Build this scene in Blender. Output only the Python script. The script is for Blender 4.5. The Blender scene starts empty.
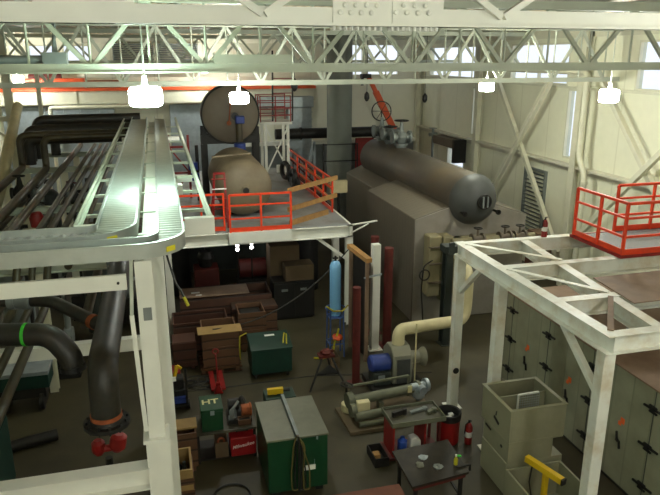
import bpy, bmesh, math, random
from mathutils import Vector as V, Matrix as M4
random.seed(7)
S = bpy.context.scene
C = S.collection
PI = math.pi
R = math.radians

# ------------------------------------------------------------------ materials
def lin(c):
    return tuple(((x/255)/12.92 if x/255 <= .04045 else ((x/255+.055)/1.055)**2.4) for x in c)

MATS = {}
def mat(name, rgb, rough=.6, metal=0., var=.18, scale=3., bump=0., dirt=None, dscale=1.2, coat=0.):
    """painted or bare surface: base colour broken up by noise, optional dirt colour in patches"""
    m = bpy.data.materials.new(name); m.use_nodes = True
    nt = m.node_tree; b = nt.nodes['Principled BSDF']
    c = lin(rgb)
    tc = nt.nodes.new('ShaderNodeTexCoord')
    n = nt.nodes.new('ShaderNodeTexNoise'); n.inputs['Scale'].default_value = scale; n.inputs['Detail'].default_value = 5
    nt.links.new(tc.outputs['Object'], n.inputs['Vector'])
    r = nt.nodes.new('ShaderNodeValToRGB')
    r.color_ramp.elements[0].position = .3; r.color_ramp.elements[1].position = .7
    r.color_ramp.elements[0].color = tuple(x*(1-var) for x in c)+(1,)
    r.color_ramp.elements[1].color = tuple(min(1, x*(1+var*.6)) for x in c)+(1,)
    nt.links.new(n.outputs['Fac'], r.inputs['Fac'])
    out = r.outputs['Color']
    if dirt:
        n2 = nt.nodes.new('ShaderNodeTexNoise'); n2.inputs['Scale'].default_value = dscale; n2.inputs['Detail'].default_value = 7
        n2.inputs['Roughness'].default_value = .65
        nt.links.new(tc.outputs['Object'], n2.inputs['Vector'])
        r2 = nt.nodes.new('ShaderNodeValToRGB')
        r2.color_ramp.elements[0].position = .45; r2.color_ramp.elements[1].position = .68
        nt.links.new(n2.outputs['Fac'], r2.inputs['Fac'])
        mx = nt.nodes.new('ShaderNodeMix'); mx.data_type = 'RGBA'
        nt.links.new(r2.outputs['Color'], mx.inputs['Factor'])
        nt.links.new(out, mx.inputs['A']); mx.inputs['B'].default_value = lin(dirt)+(1,)
        out = mx.outputs['Result']
    nt.links.new(out, b.inputs['Base Color'])
    b.inputs['Roughness'].default_value = rough; b.inputs['Metallic'].default_value = metal
    if coat: b.inputs['Coat Weight'].default_value = coat
    if bump:
        bp = nt.nodes.new('ShaderNodeBump'); bp.inputs['Strength'].default_value = bump; bp.inputs['Distance'].default_value = .02
        nt.links.new(n.outputs['Fac'], bp.inputs['Height']); nt.links.new(bp.outputs['Normal'], b.inputs['Normal'])
    MATS[name] = m
    return m

def wavemat(name, rgb, rgb2, axis, scale, rough=.6, metal=0., bump=.4, lo=.42, hi=.58, var=.15):
    """surface with parallel ribs or boards along one axis"""
    m = mat(name, rgb, rough, metal, var)
    nt = m.node_tree; b = nt.nodes['Principled BSDF']
    tc = nt.nodes.new('ShaderNodeTexCoord')
    w = nt.nodes.new('ShaderNodeTexWave'); w.bands_direction = axis; w.inputs['Scale'].default_value = scale
    w.inputs['Distortion'].default_value = 0
    nt.links.new(tc.outputs['Object'], w.inputs['Vector'])
    r = nt.nodes.new('ShaderNodeValToRGB')
    r.color_ramp.elements[0].position = lo; r.color_ramp.elements[1].position = hi
    nt.links.new(w.outputs['Fac'], r.inputs['Fac'])
    mx = nt.nodes.new('ShaderNodeMix'); mx.data_type = 'RGBA'
    nt.links.new(r.outputs['Color'], mx.inputs['Factor'])
    old = b.inputs['Base Color'].links[0].from_socket
    mx.inputs['A'].default_value = lin(rgb2)+(1,); nt.links.new(old, mx.inputs['B'])
    nt.links.new(mx.outputs['Result'], b.inputs['Base Color'])
    if bump:
        bp = nt.nodes.new('ShaderNodeBump'); bp.inputs['Strength'].default_value = bump; bp.inputs['Distance'].default_value = .03
        nt.links.new(r.outputs['Color'], bp.inputs['Height']); nt.links.new(bp.outputs['Normal'], b.inputs['Normal'])
    return m

def emat(name, rgb, strength):
    m = bpy.data.materials.new(name); m.use_nodes = True
    nt = m.node_tree; nt.nodes.clear()
    e = nt.nodes.new('ShaderNodeEmission'); o = nt.nodes.new('ShaderNodeOutputMaterial')
    e.inputs['Color'].default_value = rgb+(1,); e.inputs['Strength'].default_value = strength
    nt.links.new(e.outputs[0], o.inputs['Surface'])
    MATS[name] = m
    return m

m_floor = mat('concrete', (66, 60, 40), .6, var=.25, scale=.8, dirt=(47, 42, 28), dscale=.45)
m_white = mat('white_steel', (226, 226, 216), .45, var=.06)
m_frame = mat('frame_white', (226, 227, 218), .45, var=.05, dirt=(200, 188, 164), dscale=1.6)
m_truss = mat('truss_paint', (186, 192, 176), .5, var=.08)
m_wall = wavemat('wall_panel', (228, 227, 204), (214, 212, 188), 'Y', .16, .5, bump=0, lo=.0, hi=.004, var=.03)
m_wallx = wavemat('wall_panel_back', (226, 225, 206), (212, 210, 190), 'X', .16, .5, bump=0, lo=.0, hi=.004, var=.03)
m_roof = wavemat('roof_deck', (206, 190, 158), (178, 160, 130), 'X', 1.6, .6, bump=.3, var=.06)
m_cream = mat('cream_paint', (212, 210, 188), .5, var=.08)
m_girt = mat('girt_paint', (208, 204, 186), .5, var=.08)
m_alu = mat('aluminium', (186, 191, 188), .36, .7, var=.1, scale=6)
m_galv = mat('galvanised', (164, 173, 178), .38, .5, var=.15, scale=5)
m_galvd = mat('dull_galvanised', (128, 134, 132), .55, .4, var=.2, scale=4)
m_blackpipe = mat('black_pipe', (36, 35, 30), .5, .0, var=.35, scale=6, dirt=(52, 42, 32), dscale=4)
m_oldpipe = mat('bare_pipe', (62, 53, 30), .45, .0, var=.3, scale=5, dirt=(38, 31, 20), dscale=3)
m_creampipe = mat('cream_lagging', (204, 193, 152), .6, var=.12)
m_blower = mat('blower_grey', (132, 130, 114), .5, var=.08)
m_rust = mat('rust', (150, 78, 40), .8, var=.3, scale=12)
m_dark = mat('dark_iron', (38, 36, 33), .55, .3, var=.3, scale=8)
m_black = mat('black_paint', (22, 21, 20), .5, var=.3)
m_rail = mat('orange_red_paint', (226, 66, 28), .42, var=.12, scale=6)
m_red = mat('red_paint', (138, 22, 20), .45, var=.18, scale=5)
m_dred = mat('oxide_red', (88, 27, 21), .6, var=.25, scale=5)
m_orange = mat('boom_orange', (222, 88, 40), .5, var=.15)
m_tank = mat('tank_grey_brown', (102, 92, 78), .6, var=.15, scale=2, dirt=(90, 79, 65), dscale=.9)
m_tank2 = mat('tank_beige', (122, 110, 88), .6, var=.12, scale=2, dirt=(104, 91, 70), dscale=1.1)
m_case = wavemat('boiler_casing', (110, 103, 91), (96, 90, 79), 'Y', 1.3, .55, bump=.2, lo=0, hi=.05, var=.06)
m_casef = mat('boiler_front', (142, 136, 128), .5, var=.08, dirt=(122, 116, 106), dscale=.8)
m_drum = mat('drum_steel', (84, 78, 69), .55, .1, var=.15, scale=2, dirt=(94, 82, 64), dscale=.8)
m_drumend = mat('drum_end', (70, 72, 70), .55, .1, var=.15, scale=4)
m_lag = mat('burner_lagging', (136, 128, 98), .65, var=.15)
m_teal = mat('teal_grey', (50, 56, 52), .5, var=.15)
m_stack = mat('stack_grey', (116, 121, 113), .6, .0, var=.08, scale=2)
m_deck = mat('deck_plate', (142, 145, 146), .55, .1, var=.12, dirt=(114, 110, 102), dscale=1.5)
m_grate = wavemat('grating', (150, 152, 152), (86, 88, 88), 'X', 14, .5, .3)
m_wood = wavemat('crate_wood', (96, 66, 44), (58, 39, 26), 'Z', 1.25, .7, bump=.4, lo=.02, hi=.12)
m_woodr = wavemat('dark_crate_wood', (76, 46, 33), (46, 29, 21), 'Z', 1.1, .7, bump=.4, lo=.02, hi=.12)
m_ply = mat('yellow_plywood', (152, 124, 76), .7, var=.15, scale=4)
m_plyb = mat('brown_plywood', (132, 108, 88), .7, var=.12, scale=2, dirt=(112, 88, 70), dscale=1.5)
m_plank = mat('timber', (164, 122, 70), .65, var=.2, scale=6)
m_card = mat('cardboard', (98, 80, 58), .8, var=.1)
m_green = mat('toolbox_green', (12, 60, 33), .42, var=.15, scale=4)
m_lid = mat('grey_lid', (108, 108, 92), .5, var=.08, dirt=(94, 94, 78), dscale=2)
m_dgreen = mat('jobbox_green', (14, 50, 40), .45, var=.2, scale=4)
m_milred = mat('toolcase_red', (150, 18, 24), .42, var=.1)
m_whitepl = mat('white_plastic', (228, 228, 222), .4, var=.04)
m_blue = mat('cylinder_blue', (118, 172, 216), .35, var=.06)
m_framblue = mat('frame_blue', (62, 90, 150), .5, var=.1)
m_valveblue = mat('actuator_blue', (40, 60, 130), .5, var=.15)
m_yellow = mat('hoist_yellow', (206, 170, 24), .45, var=.08)
m_tape = mat('yellow_strap', (176, 166, 32), .6, var=.1)
m_panel = wavemat('insulated_panel', (138, 138, 116), (122, 122, 102), 'Y', .62, .55, bump=.1, lo=0, hi=.02)
m_box = mat('grey_duct_box', (136, 134, 110), .55, var=.06, dirt=(124, 121, 98), dscale=1.2)
m_skid = mat('skid_pipe', (96, 98, 80), .5, var=.15, scale=5)
m_skidp = mat('skid_plate', (92, 78, 56), .7, var=.2)
m_tabletop = mat('greasy_top', (66, 62, 48), .5, var=.35, scale=5)
m_weld = mat('welding_table_top', (46, 40, 32), .55, .2, var=.4, scale=4, dirt=(32, 28, 24), dscale=3)
m_brick = mat('brick_brown_board', (104, 60, 44), .75, var=.2)
m_orangel = mat('orange_label', (226, 100, 40), .6, var=.2)
m_sticker = mat('yellow_sticker', (222, 208, 36), .5, var=.05)
m_hose = mat('cable_rubber', (34, 34, 32), .5, var=.2)
m_cabley = mat('cable_yellow', (100, 88, 44), .6, var=.2)
m_letter = mat('lettering_cream', (214, 206, 150), .6, var=.1)
m_letterw = mat('lettering_white', (236, 232, 226), .6, var=.05)
m_lampcap = mat('lamp_housing', (196, 204, 192), .4, .2, var=.05)
m_greenband = mat('green_band', (60, 190, 50), .5, var=.1)
m_bluebottle = mat('blue_label', (46, 82, 170), .4, var=.2)
e_lampg = emat('lamp_glow_green', (.74, 1., .84), 95)
e_lampw = emat('lamp_glow_warm', (.96, 1., .92), 175)
e_lampy = emat('lamp_glow_yellow', (.96, 1., .85), 180)
e_work = emat('work_light', (1, .97, .9), 14)

def glass():
    m = bpy.data.materials.new('window_glass'); m.use_nodes = True
    nt = m.node_tree; nt.nodes.clear()
    o = nt.nodes.new('ShaderNodeOutputMaterial'); t = nt.nodes.new('ShaderNodeBsdfTransparent'); g = nt.nodes.new('ShaderNodeBsdfGlossy')
    t.inputs['Color'].default_value = (.93, .96, .98, 1); g.inputs['Roughness'].default_value = .05
    x = nt.nodes.new('ShaderNodeMixShader'); x.inputs['Fac'].default_value = .07
    nt.links.new(t.outputs[0], x.inputs[1]); nt.links.new(g.outputs[0], x.inputs[2]); nt.links.new(x.outputs[0], o.inputs['Surface'])
    return m
m_glass = glass()

# ------------------------------------------------------------------ mesh building
class MB:
    def __init__(s): s.bm = bmesh.new()
    def box(s, x0, x1, y0, y1, z0, z1, m=None):
        vs = [s.bm.verts.new(V((x, y, z))) for z in (z0, z1) for y in (y0, y1) for x in (x0, x1)]
        if m is not None:
            for v in vs: v.co = m @ v.co
        for f in ((0,2,3,1),(4,5,7,6),(0,1,5,4),(2,6,7,3),(0,4,6,2),(1,3,7,5)):
            s.bm.faces.new([vs[i] for i in f])
        return s
    def bar(s, p, q, w, h=None, up=(0,0,1)):
        """rectangular bar from p to q, w wide across, h deep"""
        h = h or w; p = V(p); q = V(q); d = q-p; L = d.length; d.normalize()
        u = V(up)
        if abs(d.dot(u)) > .98: u = V((0,1,0))
        a = d.cross(u).normalized(); u = a.cross(d).normalized()
        mm = M4((( a.x, d.x, u.x, p.x),(a.y, d.y, u.y, p.y),(a.z, d.z, u.z, p.z),(0,0,0,1)))
        return s.box(-w/2, w/2, 0, L, -h/2, h/2, mm)
    def ibeam(s, p, q, w, h, t=.014, up=(0,0,1)):
        p = V(p); q = V(q); d = q-p; L = d.length; d.normalize(); u = V(up)
        if abs(d.dot(u)) > .98: u = V((0,1,0))
        a = d.cross(u).normalized(); u = a.cross(d).normalized()
        mm = M4((( a.x, d.x, u.x, p.x),(a.y, d.y, u.y, p.y),(a.z, d.z, u.z, p.z),(0,0,0,1)))
        s.box(-w/2, w/2, 0, L, h/2-t, h/2, mm); s.box(-w/2, w/2, 0, L, -h/2, -h/2+t, mm)
        return s.box(-t/2, t/2, 0, L, -h/2+t, h/2-t, mm)
    def channel(s, p, q, w, h, t=.01, side=1, up=(0,0,1)):
        p = V(p); q = V(q); d = q-p; L = d.length; d.normalize(); u = V(up)
        if abs(d.dot(u)) > .98: u = V((0,1,0))
        a = d.cross(u).normalized()*side; u = (d.cross(a)*-1).normalized() if False else V(up) if abs(d.z) < .01 else a.cross(d).normalized()
        mm = M4((( a.x, d.x, u.x, p.x),(a.y, d.y, u.y, p.y),(a.z, d.z, u.z, p.z),(0,0,0,1)))
        s.box(0, w, 0, L, h/2-t, h/2, mm); s.box(0, w, 0, L, -h/2, -h/2+t, mm)
        return s.box(0, t, 0, L, -h/2, h/2, mm)
    def cyl(s, p, q, r, seg=16, r2=None, caps=True):
        p = V(p); q = V(q); return s.sweep([p, q], [r, r if r2 is None else r2], seg, caps)
    def sweep(s, pts, rad, seg=12, caps=True, closed=False):
        pts = [V(p) for p in pts]; n = len(pts)
        if not isinstance(rad, (list, tuple)): rad = [rad]*n
        rings = []; ref = None
        for i, p in enumerate(pts):
            a = pts[i-1] if (i or closed) else p; b = pts[(i+1) % n] if (i < n-1 or closed) else p
            d = (b-a)
            if d.length < 1e-9: d = V((0,0,1))
            d.normalize()
            if ref is None:
                ref = V((0,0,1)) if abs(d.z) < .9 else V((1,0,0))
            x = d.cross(ref)
            if x.length < 1e-4: ref = V((1,0,0)); x = d.cross(ref)
            x.normalize(); y = x.cross(d).normalized(); ref = y
            rings.append([s.bm.verts.new(p+(x*math.cos(2*PI*k/seg)+y*math.sin(2*PI*k/seg))*rad[i]) for k in range(seg)])
        for i in range(n if closed else n-1):
            A, B = rings[i], rings[(i+1) % n]
            for k in range(seg):
                s.bm.faces.new([A[k], A[(k+1) % seg], B[(k+1) % seg], B[k]])
        if caps and not closed:
            s.bm.faces.new(rings[0][::-1]); s.bm.faces.new(rings[-1])
        return s
    def pipe(s, pts, r, bend=.2, seg=14, n=7):
        """pipe through corner points with rounded elbows"""
        pts = [V(p) for p in pts]; out = [pts[0]]
        for i in range(1, len(pts)-1):
            a, b, c = pts[i-1], pts[i], pts[i+1]
            l = min(bend, (a-b).length*.49, (c-b).length*.49)
            p0 = b+(a-b).normalized()*l; p1 = b+(c-b).normalized()*l
            for k in range(n+1):
                t = k/n; out.append(p0*(1-t)**2+b*2*t*(1-t)+p1*t*t)
        out.append(pts[-1])
        return s.sweep(out, r, seg)
    def lathe(s, prof, o, axis, seg=32):
        """profile of (distance along the axis, radius) from o along axis"""
        o = V(o); d = V(axis).normalized(); ref = V((0,0,1)) if abs(d.z) < .9 else V((1,0,0))
        x = d.cross(ref).normalized(); y = x.cross(d).normalized(); rings = []
        for t, r in prof:
            if r < 1e-5: rings.append([s.bm.verts.new(o+d*t)])
            else: rings.append([s.bm.verts.new(o+d*t+(x*math.cos(2*PI*k/seg)+y*math.sin(2*PI*k/seg))*r) for k in range(seg)])
        for A, B in zip(rings, rings[1:]):
            for k in range(seg):
                q = (k+1) % seg
                if len(A) == 1 and len(B) == 1: continue
                if len(A) == 1: s.bm.faces.new([A[0], B[q], B[k]])
                elif len(B) == 1: s.bm.faces.new([A[k], A[q], B[0]])
                else: s.bm.faces.new([A[k], A[q], B[q], B[k]])
        if len(rings[0]) > 1: s.bm.faces.new(rings[0][::-1])
        if len(rings[-1]) > 1: s.bm.faces.new(rings[-1])
        return s
    def torus(s, c, axis, RR, r, seg=28, rs=8):
        c = V(c); d = V(axis).normalized(); ref = V((0,0,1)) if abs(d.z) < .9 else V((1,0,0))
        x = d.cross(ref).normalized(); y = x.cross(d).normalized()
        return s.sweep([c+(x*math.cos(2*PI*k/seg)+y*math.sin(2*PI*k/seg))*RR for k in range(seg)], r, rs, closed=True)
    def prism(s, poly, axis, a, b):
        """2D polygon extruded along axis ('x': poly is (y,z); 'y': (x,z); 'z': (x,y))"""
        def pt(u, v, w): return {'x': (w, u, v), 'y': (u, w, v), 'z': (u, v, w)}[axis]
        A = [s.bm.verts.new(pt(u, v, a)) for u, v in poly]; B = [s.bm.verts.new(pt(u, v, b)) for u, v in poly]
        n = len(poly)
        s.bm.faces.new(A[::-1]); s.bm.faces.new(B)
        for i in range(n): s.bm.faces.new([A[i], A[(i+1) % n], B[(i+1) % n], B[i]])
        return s
    def openbox(s, x0, x1, y0, y1, z0, z1, t=.03):
        """box without a lid, walls t thick"""
        s.box(x0, x1, y0, y1, z0, z0+t)
        s.box(x0, x0+t, y0, y1, z0+t, z1); s.box(x1-t, x1, y0, y1, z0+t, z1)
        s.box(x0+t, x1-t, y0, y0+t, z0+t, z1); return s.box(x0+t, x1-t, y1-t, y1, z0+t, z1)

def world(o):
    m = o.matrix_basis.copy()
    return (world(o.parent) @ m) if o.parent else m

def obj(name, mb, m, parent=None, loc=None, local=False, bevel=0., smooth=None):
    """link the collected geometry as ONE mesh object; geometry is in world space unless local"""
    bm = mb.bm
    bmesh.ops.recalc_face_normals(bm, faces=bm.faces[:])
    if parent is not None:
        if not local: bm.transform(world(parent).inverted())
    elif loc is not None:
        bm.transform(M4.Translation(-V(loc)))
    me = bpy.data.meshes.new(name); bm.to_mesh(me); bm.free()
    o = bpy.data.objects.new(name, me); C.objects.link(o)
    me.materials.append(m)
    if parent is not None: o.parent = parent
    elif loc is not None: o.location = loc
    if bevel:
        b = o.modifiers.new('bevel', 'BEVEL'); b.width = bevel; b.segments = 2; b.limit_method = 'ANGLE'; b.angle_limit = R(50)
    if smooth is not False:
        for p in me.polygons: p.use_smooth = True
        try: me.set_sharp_from_angle(angle=R(35))
        except Exception: pass
    return o

def thing(name, label, cat, loc=(0,0,0), rotz=0., group=None):
    o = bpy.data.objects.new(name, None); C.objects.link(o)
    o.empty_display_size = .1
    o.location = loc; o.rotation_euler = (0, 0, rotz); o['label'] = label; o['category'] = cat
    if group: o['group'] = group
    return o
def tag(o, label, cat, group=None, kind=None):
    o['label'] = label; o['category'] = cat
    if group: o['group'] = group
    if kind: o['kind'] = kind
    return o
def objs(name, mb, m, parent, **k):
    """one object per separate piece of the collected geometry"""
    bm = mb.bm; bm.verts.index_update(); seen = set(); out = []
    for v0 in bm.verts[:]:
        if v0 in seen: continue
        st = [v0]; seen.add(v0); comp = []
        while st:
            v = st.pop(); comp.append(v)
            for e in v.link_edges:
                w_ = e.other_vert(v)
                if w_ not in seen: seen.add(w_); st.append(w_)
        q = MB(); mp = {v: q.bm.verts.new(v.co) for v in comp}
        for f in {f for v in comp for f in v.link_faces}: q.bm.faces.new([mp[v] for v in f.verts])
        out.append(obj(name, q, m, parent, **k))
    bm.free(); return out
def lab(o, label): o['label'] = label; return o
def struct(name, mb, m, parent=None, **k):
    o = obj(name, mb, m, parent, **k)
    if parent is None: o['kind'] = 'structure'
    return o
def dup(root, loc, label, rotz=None, group=None):
    r = root.copy(); C.objects.link(r); r.location = loc
    if rotz is not None: r.rotation_euler = (0, 0, rotz)
    r['label'] = label
    if group: r['group'] = group
    for ch in list(root.children):
        c = ch.copy(); C.objects.link(c); c.parent = r
        for g in list(ch.children):
            d = g.copy(); C.objects.link(d); d.parent = c
    return r
def text(name, body, size, m, parent, mat4, extrude=.002, bold=.0, shear=0.):
    cu = bpy.data.curves.new(name, 'FONT'); cu.body = body; cu.size = size; cu.extrude = extrude
    cu.align_x = 'CENTER'; cu.align_y = 'CENTER'; cu.offset = bold; cu.shear = shear
    t = bpy.data.objects.new(name, cu); C.objects.link(t)
    dg = bpy.context.evaluated_depsgraph_get(); dg.update()
    me = bpy.data.meshes.new_from_object(t.evaluated_get(dg))
    C.objects.unlink(t); bpy.data.objects.remove(t)
    me.transform(world(parent).inverted() @ mat4)
    o = bpy.data.objects.new(name, me); C.objects.link(o); o.parent = parent
    me.materials.clear(); me.materials.append(m)
    return o
def face_front(x, y, z):      # lettering standing up, read from the south (-Y)
    return M4.Translation((x, y, z)) @ M4.Rotation(R(90), 4, 'X')
def face_up(x, y, z, rz=0.):
    return M4.Translation((x, y, z)) @ M4.Rotation(rz, 4, 'Z')
def sag(p, q, drop, n=14):
    p = V(p); q = V(q)
    return [p.lerp(q, k/n)-V((0,0,drop*4*(k/n)*(1-k/n))) for k in range(n+1)]

# ------------------------------------------------------------------ the hall
X0, X1, Y0, Y1, ZR = -9., 14., -4., 34., 9.
struct('floor', MB().box(X0-.3, X1+.3, Y0-.3, Y1+.3, -.2, 0), m_floor)
struct('ceiling', MB().box(X0-.3, X1+.3, Y0-.3, Y1+.3, ZR, ZR+.2), m_roof)
struct('wall_left', MB().box(X0-.25, X0, Y0, Y1, 0, ZR), m_wall)
struct('wall_front', MB().box(X0, X1, Y0-.25, Y0, 0, ZR), m_wallx)

wins_r = [(12.6, 17.2, 7., 8.45), (20.6, 24.6, 7., 8.45), (27.7, 32.9, 7., 8.45),
          (19.72, 20.5, 4.5, 6.9), (27.05, 27.75, 4.5, 6.65), (28.3, 30.2, 2.75, 3.65)]
def wall_holes(axis, a0, a1, c0, c1, holes):
    """a wall with openings, cut up into blocks on a grid"""
    mb = MB()
    us = sorted({a0, a1, *[h[0] for h in holes], *[h[1] for h in holes]})
    zs = sorted({0, ZR, *[h[2] for h in holes], *[h[3] for h in holes]})
    for u0, u1 in zip(us, us[1:]):
        for z0, z1 in zip(zs, zs[1:]):
            um, zm = (u0+u1)/2, (z0+z1)/2
            if any(h[0] < um < h[1] and h[2] < zm < h[3] for h in holes): continue
            if axis == 'y': mb.box(c0, c1, u0, u1, z0, z1)
            else: mb.box(u0, u1, c0, c1, z0, z1)
    bmesh.ops.remove_doubles(mb.bm, verts=mb.bm.verts[:], dist=1e-4)
    fs = {}
    for f in mb.bm.faces:
        fs.setdefault(frozenset(v.index for v in f.verts), []).append(f)
    mb.bm.verts.index_update(); fs = {}
    for f in mb.bm.faces: fs.setdefault(frozenset(v.index for v in f.verts), []).append(f)
    bmesh.ops.delete(mb.bm, geom=[f for g in fs.values() if len(g) > 1 for f in g], context='FACES')
    return mb
struct('wall_right', wall_holes('y', Y0, Y1, X1, X1+.25, wins_r), m_wall)
wins_b = [(8.7, 10.7, 7., 8.6), (10.9, 12.7, 7., 8.6), (-5.6, -4.4, 7.7, 8.5), (-4.1, -2.9, 7.7, 8.5)]
struct('wall_back', wall_holes('x', X0, X1, Y1, Y1+.25, wins_b), m_wallx)
n = 0
for (a, b, z0, z1) in wins_r:
    n += 1; t = .06
    f = MB().box(13.98, 14.2, a, b, z0, z0+t).box(13.98, 14.2, a, b, z1-t, z1).box(13.98, 14.2, a, a+t, z0+t, z1-t).box(13.98, 14.2, b-t, b, z0+t, z1-t)
    if b-a > 1.5:
        k = max(1, round((b-a)/1.6))
        for i in range(1, k): f.box(14.02, 14.14, a+(b-a)*i/k-.025, a+(b-a)*i/k+.025, z0+t, z1-t)
    w = struct('window_%d' % n, f, m_cream)
    obj('glass_pane', MB().box(14.08, 14.09, a+t, b-t, z0+t, z1-t), m_glass, w)
for (a, b, z0, z1) in wins_b:
    n += 1; t = .06
    w = struct('window_%d' % n, MB().box(a, b, 33.98, 34.2, z0, z0+t).box(a, b, 33.98, 34.2, z1-t, z1).box(a, a+t, 33.98, 34.2, z0+t, z1-t).box(b-t, b, 33.98, 34.2, z0+t, z1-t), m_cream)
    obj('glass_pane', MB().box(a+t, b-t, 34.08, 34.09, z0+t, z1-t), m_glass, w)

# wall girts: a ledge on the right wall and one on the back wall
struct('trim_1', MB().box(13.7, 14., 13., 33.98, 4.28, 4.36).box(13.94, 14., 13., 33.98, 4.1, 4.28), m_girt)
struct('trim_2', MB().box(2., 13.7, 33.7, 34., 3.5, 3.7), m_white)
struct('trim_5', MB().box(2., 13.7, 33.9, 33.999, 0, 3.5), m_galvd)
struct('trim_3', MB().box(13.82, 14., 13., 33.98, 6.92, 7.0), m_cream)
struct('trim_4', MB().box(13.9, 14., 12., 33.9, 8.6, 8.98), m_cream)

for y, lb in ((12.3, 'cream wall column nearest on the right wall, beside the red guardrail'), (19.4, 'cream wall column beside the white downpipe on the right wall'),
              (26.75, 'cream wall column between the two tall slit windows'), (33.75, 'cream wall column in the far right corner of the hall')):
    c = MB().ibeam((13.78, y, 0), (13.78, y, ZR), .3, .28, .02, up=(1,0,0))
    tag(obj('wall_column', c, m_cream, loc=(13.78, y, 0)), lb, 'column', 'columns along the right wall')
def brace(p, q, lb):
    o = MB().bar(p, q, .15, .15, up=(1,0,0))
    tag(obj('wall_brace', o, m_cream, loc=p), lb, 'brace', 'diagonal braces on the right wall')
brace((13.62, 25.0, 7.2), (13.62, 19.65, 1.2), 'cream diagonal brace falling to the right, behind the boiler drum')
brace((13.4, 20.6, 7.35), (13.4, 25.6, 1.0), 'cream diagonal brace rising to the right, left of the downpipe')
brace((13.62, 18.7, 7.7), (13.62, 14.0, 2.9), 'cream diagonal brace falling to the right, behind the red guardrail')
brace((13.4, 13.4, 7.1), (13.4, 18.2, 2.3), 'grey-cream diagonal brace rising to the right, behind the red guardrail')
t = thing('downpipe', 'white downpipe with a jog beside the wall column on the right wall', 'pipe', (13.5, 18.85, 0))
obj('pipe', MB().pipe([(13.5, 26.2, 7.5), (13.5, 18.85, 7.5), (13.5, 18.85, 4.75), (13.5, 18.45, 4.25), (13.5, 18.45, 0)], .1, .28), m_cream, t)
objs('coupling', MB().cyl((13.5, 18.85, 4.95), (13.5, 18.85, 5.1), .125).cyl((13.5, 18.45, 3.9), (13.5, 18.45, 4.02), .125), m_cream, t)
t = thing('wall_louver', 'dark grey louvered opening low on the right wall behind the brace', 'louver', (13.95, 22.0, 1.1))
obj('frame', MB().box(13.88, 14, 21.3, 21.36, 1.1, 3.85).box(13.88, 14, 22.7, 22.76, 1.1, 3.85).box(13.88, 14, 21.36, 22.7, 1.1, 1.18).box(13.88, 14, 21.36, 22.7, 3.77, 3.85), m_galvd, t)
lv = MB()
for k in range(17): lv.bar((13.93, 21.36, 1.26+k*.15), (13.93, 22.7, 1.26+k*.15), .1, .02, up=(.7,0,.7))
obj('slats', lv, m_galvd, t)
t = thing('electrical_cabinet', 'brown cabinet on the right wall beside the dark louver', 'cabinet', (13.6, 20.8, 0))
obj('body', MB().box(13.3, 13.95, 20.5, 21.2, 0, 1.7), m_plyb, t, bevel=.015)
obj('door', MB().box(13.27, 13.3, 20.53, 21.17, .1, 1.62), m_brick, t)
obj('handle', MB().bar((13.25, 20.6, 1.1), (13.25, 20.6, 1.3), .03), m_dark, t)
# unit heater in front of the low bright window
t = thing('unit_heater', 'brownish unit heater hung on the right wall above the low bright window', 'heater', (13.4, 29.4, 3.35))
obj('casing', MB().box(13.35, 13.9, 28.2, 30.6, 3.8, 4.2), m_tank, t, bevel=.02)
obj('end_grille', MB().box(13.3, 13.92, 27.98, 28.2, 3.15, 4.24), m_black, t)
obj('valve', MB().cyl((13.4, 30.72, 0), (13.4, 30.72, 4.5), .06).cyl((13.2, 30.72, 4.2), (13.6, 30.72, 4.2), .1).lathe([(0, .2), (.03, .2)], (13.4, 30.72, 4.5), (0,0,1), 16), m_galvd, t)
objs('bracket', MB().box(13.9, 13.99, 28.6, 28.7, 3.9, 4.2).box(13.9, 13.99, 30.2, 30.3, 3.9, 4.2), m_galvd, t)
# overhead beam with an orange stripe across the back, left
t = thing('crane_girder', 'cream girder with an orange strip along its top across the left back', 'girder', (0, 33.4, 5.8))
obj('girder_web', MB().box(X0, 7.9, 33.2, 33.6, 5.82, 6.42), m_cream, t)
obj('rail_strip', MB().box(X0, 7.9, 33.1, 33.7, 6.42, 6.56), m_orange, t)
objs('stiffener', MB().box(-3.7, -3.6, 33.12, 33.2, 5.84, 6.4).box(-.9, -.85, 33.12, 33.2, 5.84, 6.4).box(2.1, 2.15, 33.12, 33.2, 5.84, 6.4), m_cream, t)
t = thing('crane_trolley', 'orange hoist machinery standing on the cream girder at far left', 'hoist', (-4.2, 33.4, 6.56))
obj('body', MB().box(-6.0, -3.2, 33.0, 33.7, 6.56, 7.0), m_orange, t, bevel=.03)
obj('motor_cover', MB().box(-3.1, -1.6, 33.1, 33.6, 6.56, 6.9), m_rust, t, bevel=.03)
obj('drum', MB().cyl((-5.6, 33.4, 7.02), (-4.2, 33.4, 7.02), .2), m_dred, t)
for i, (a, b, lb) in enumerate(((-7.0, -4.9, 'flat grey duct panel on the back wall beside the leaning cream pipe'), (-4.85, -2.0, 'flat grey duct panel on the back wall above the black pipes'), (.6, 4.0, 'flat grey duct panel on the back wall left of the upper tank'))):
    tag(obj('flat_duct', MB().box(a, b, 33.65, 33.998, 0, 5.7), m_galv, loc=((a+b)/2, 33.75, 0), bevel=.03), lb, 'panel', 'grey panels on the back wall')
t = thing('sprinkler_manifold', 'slim white horizontal pipe with drop legs on the left back wall', 'pipe', (-2.8, 33.0, 4.4))
obj('header', MB().pipe([(-4.8, 33.0, 0), (-4.8, 33.0, 5.7), (-.4, 33.0, 5.7)], .09, .1), m_cream, t)
for x in (-4.2, -3.5, -2.6): obj('sprayer', MB().cyl((x, 32.9, 5.15), (x, 32.9, 5.62), .03).bar((x-.25, 32.9, 5.15), (x+.25, 32.9, 5.15), .05), m_galv, t)
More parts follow.
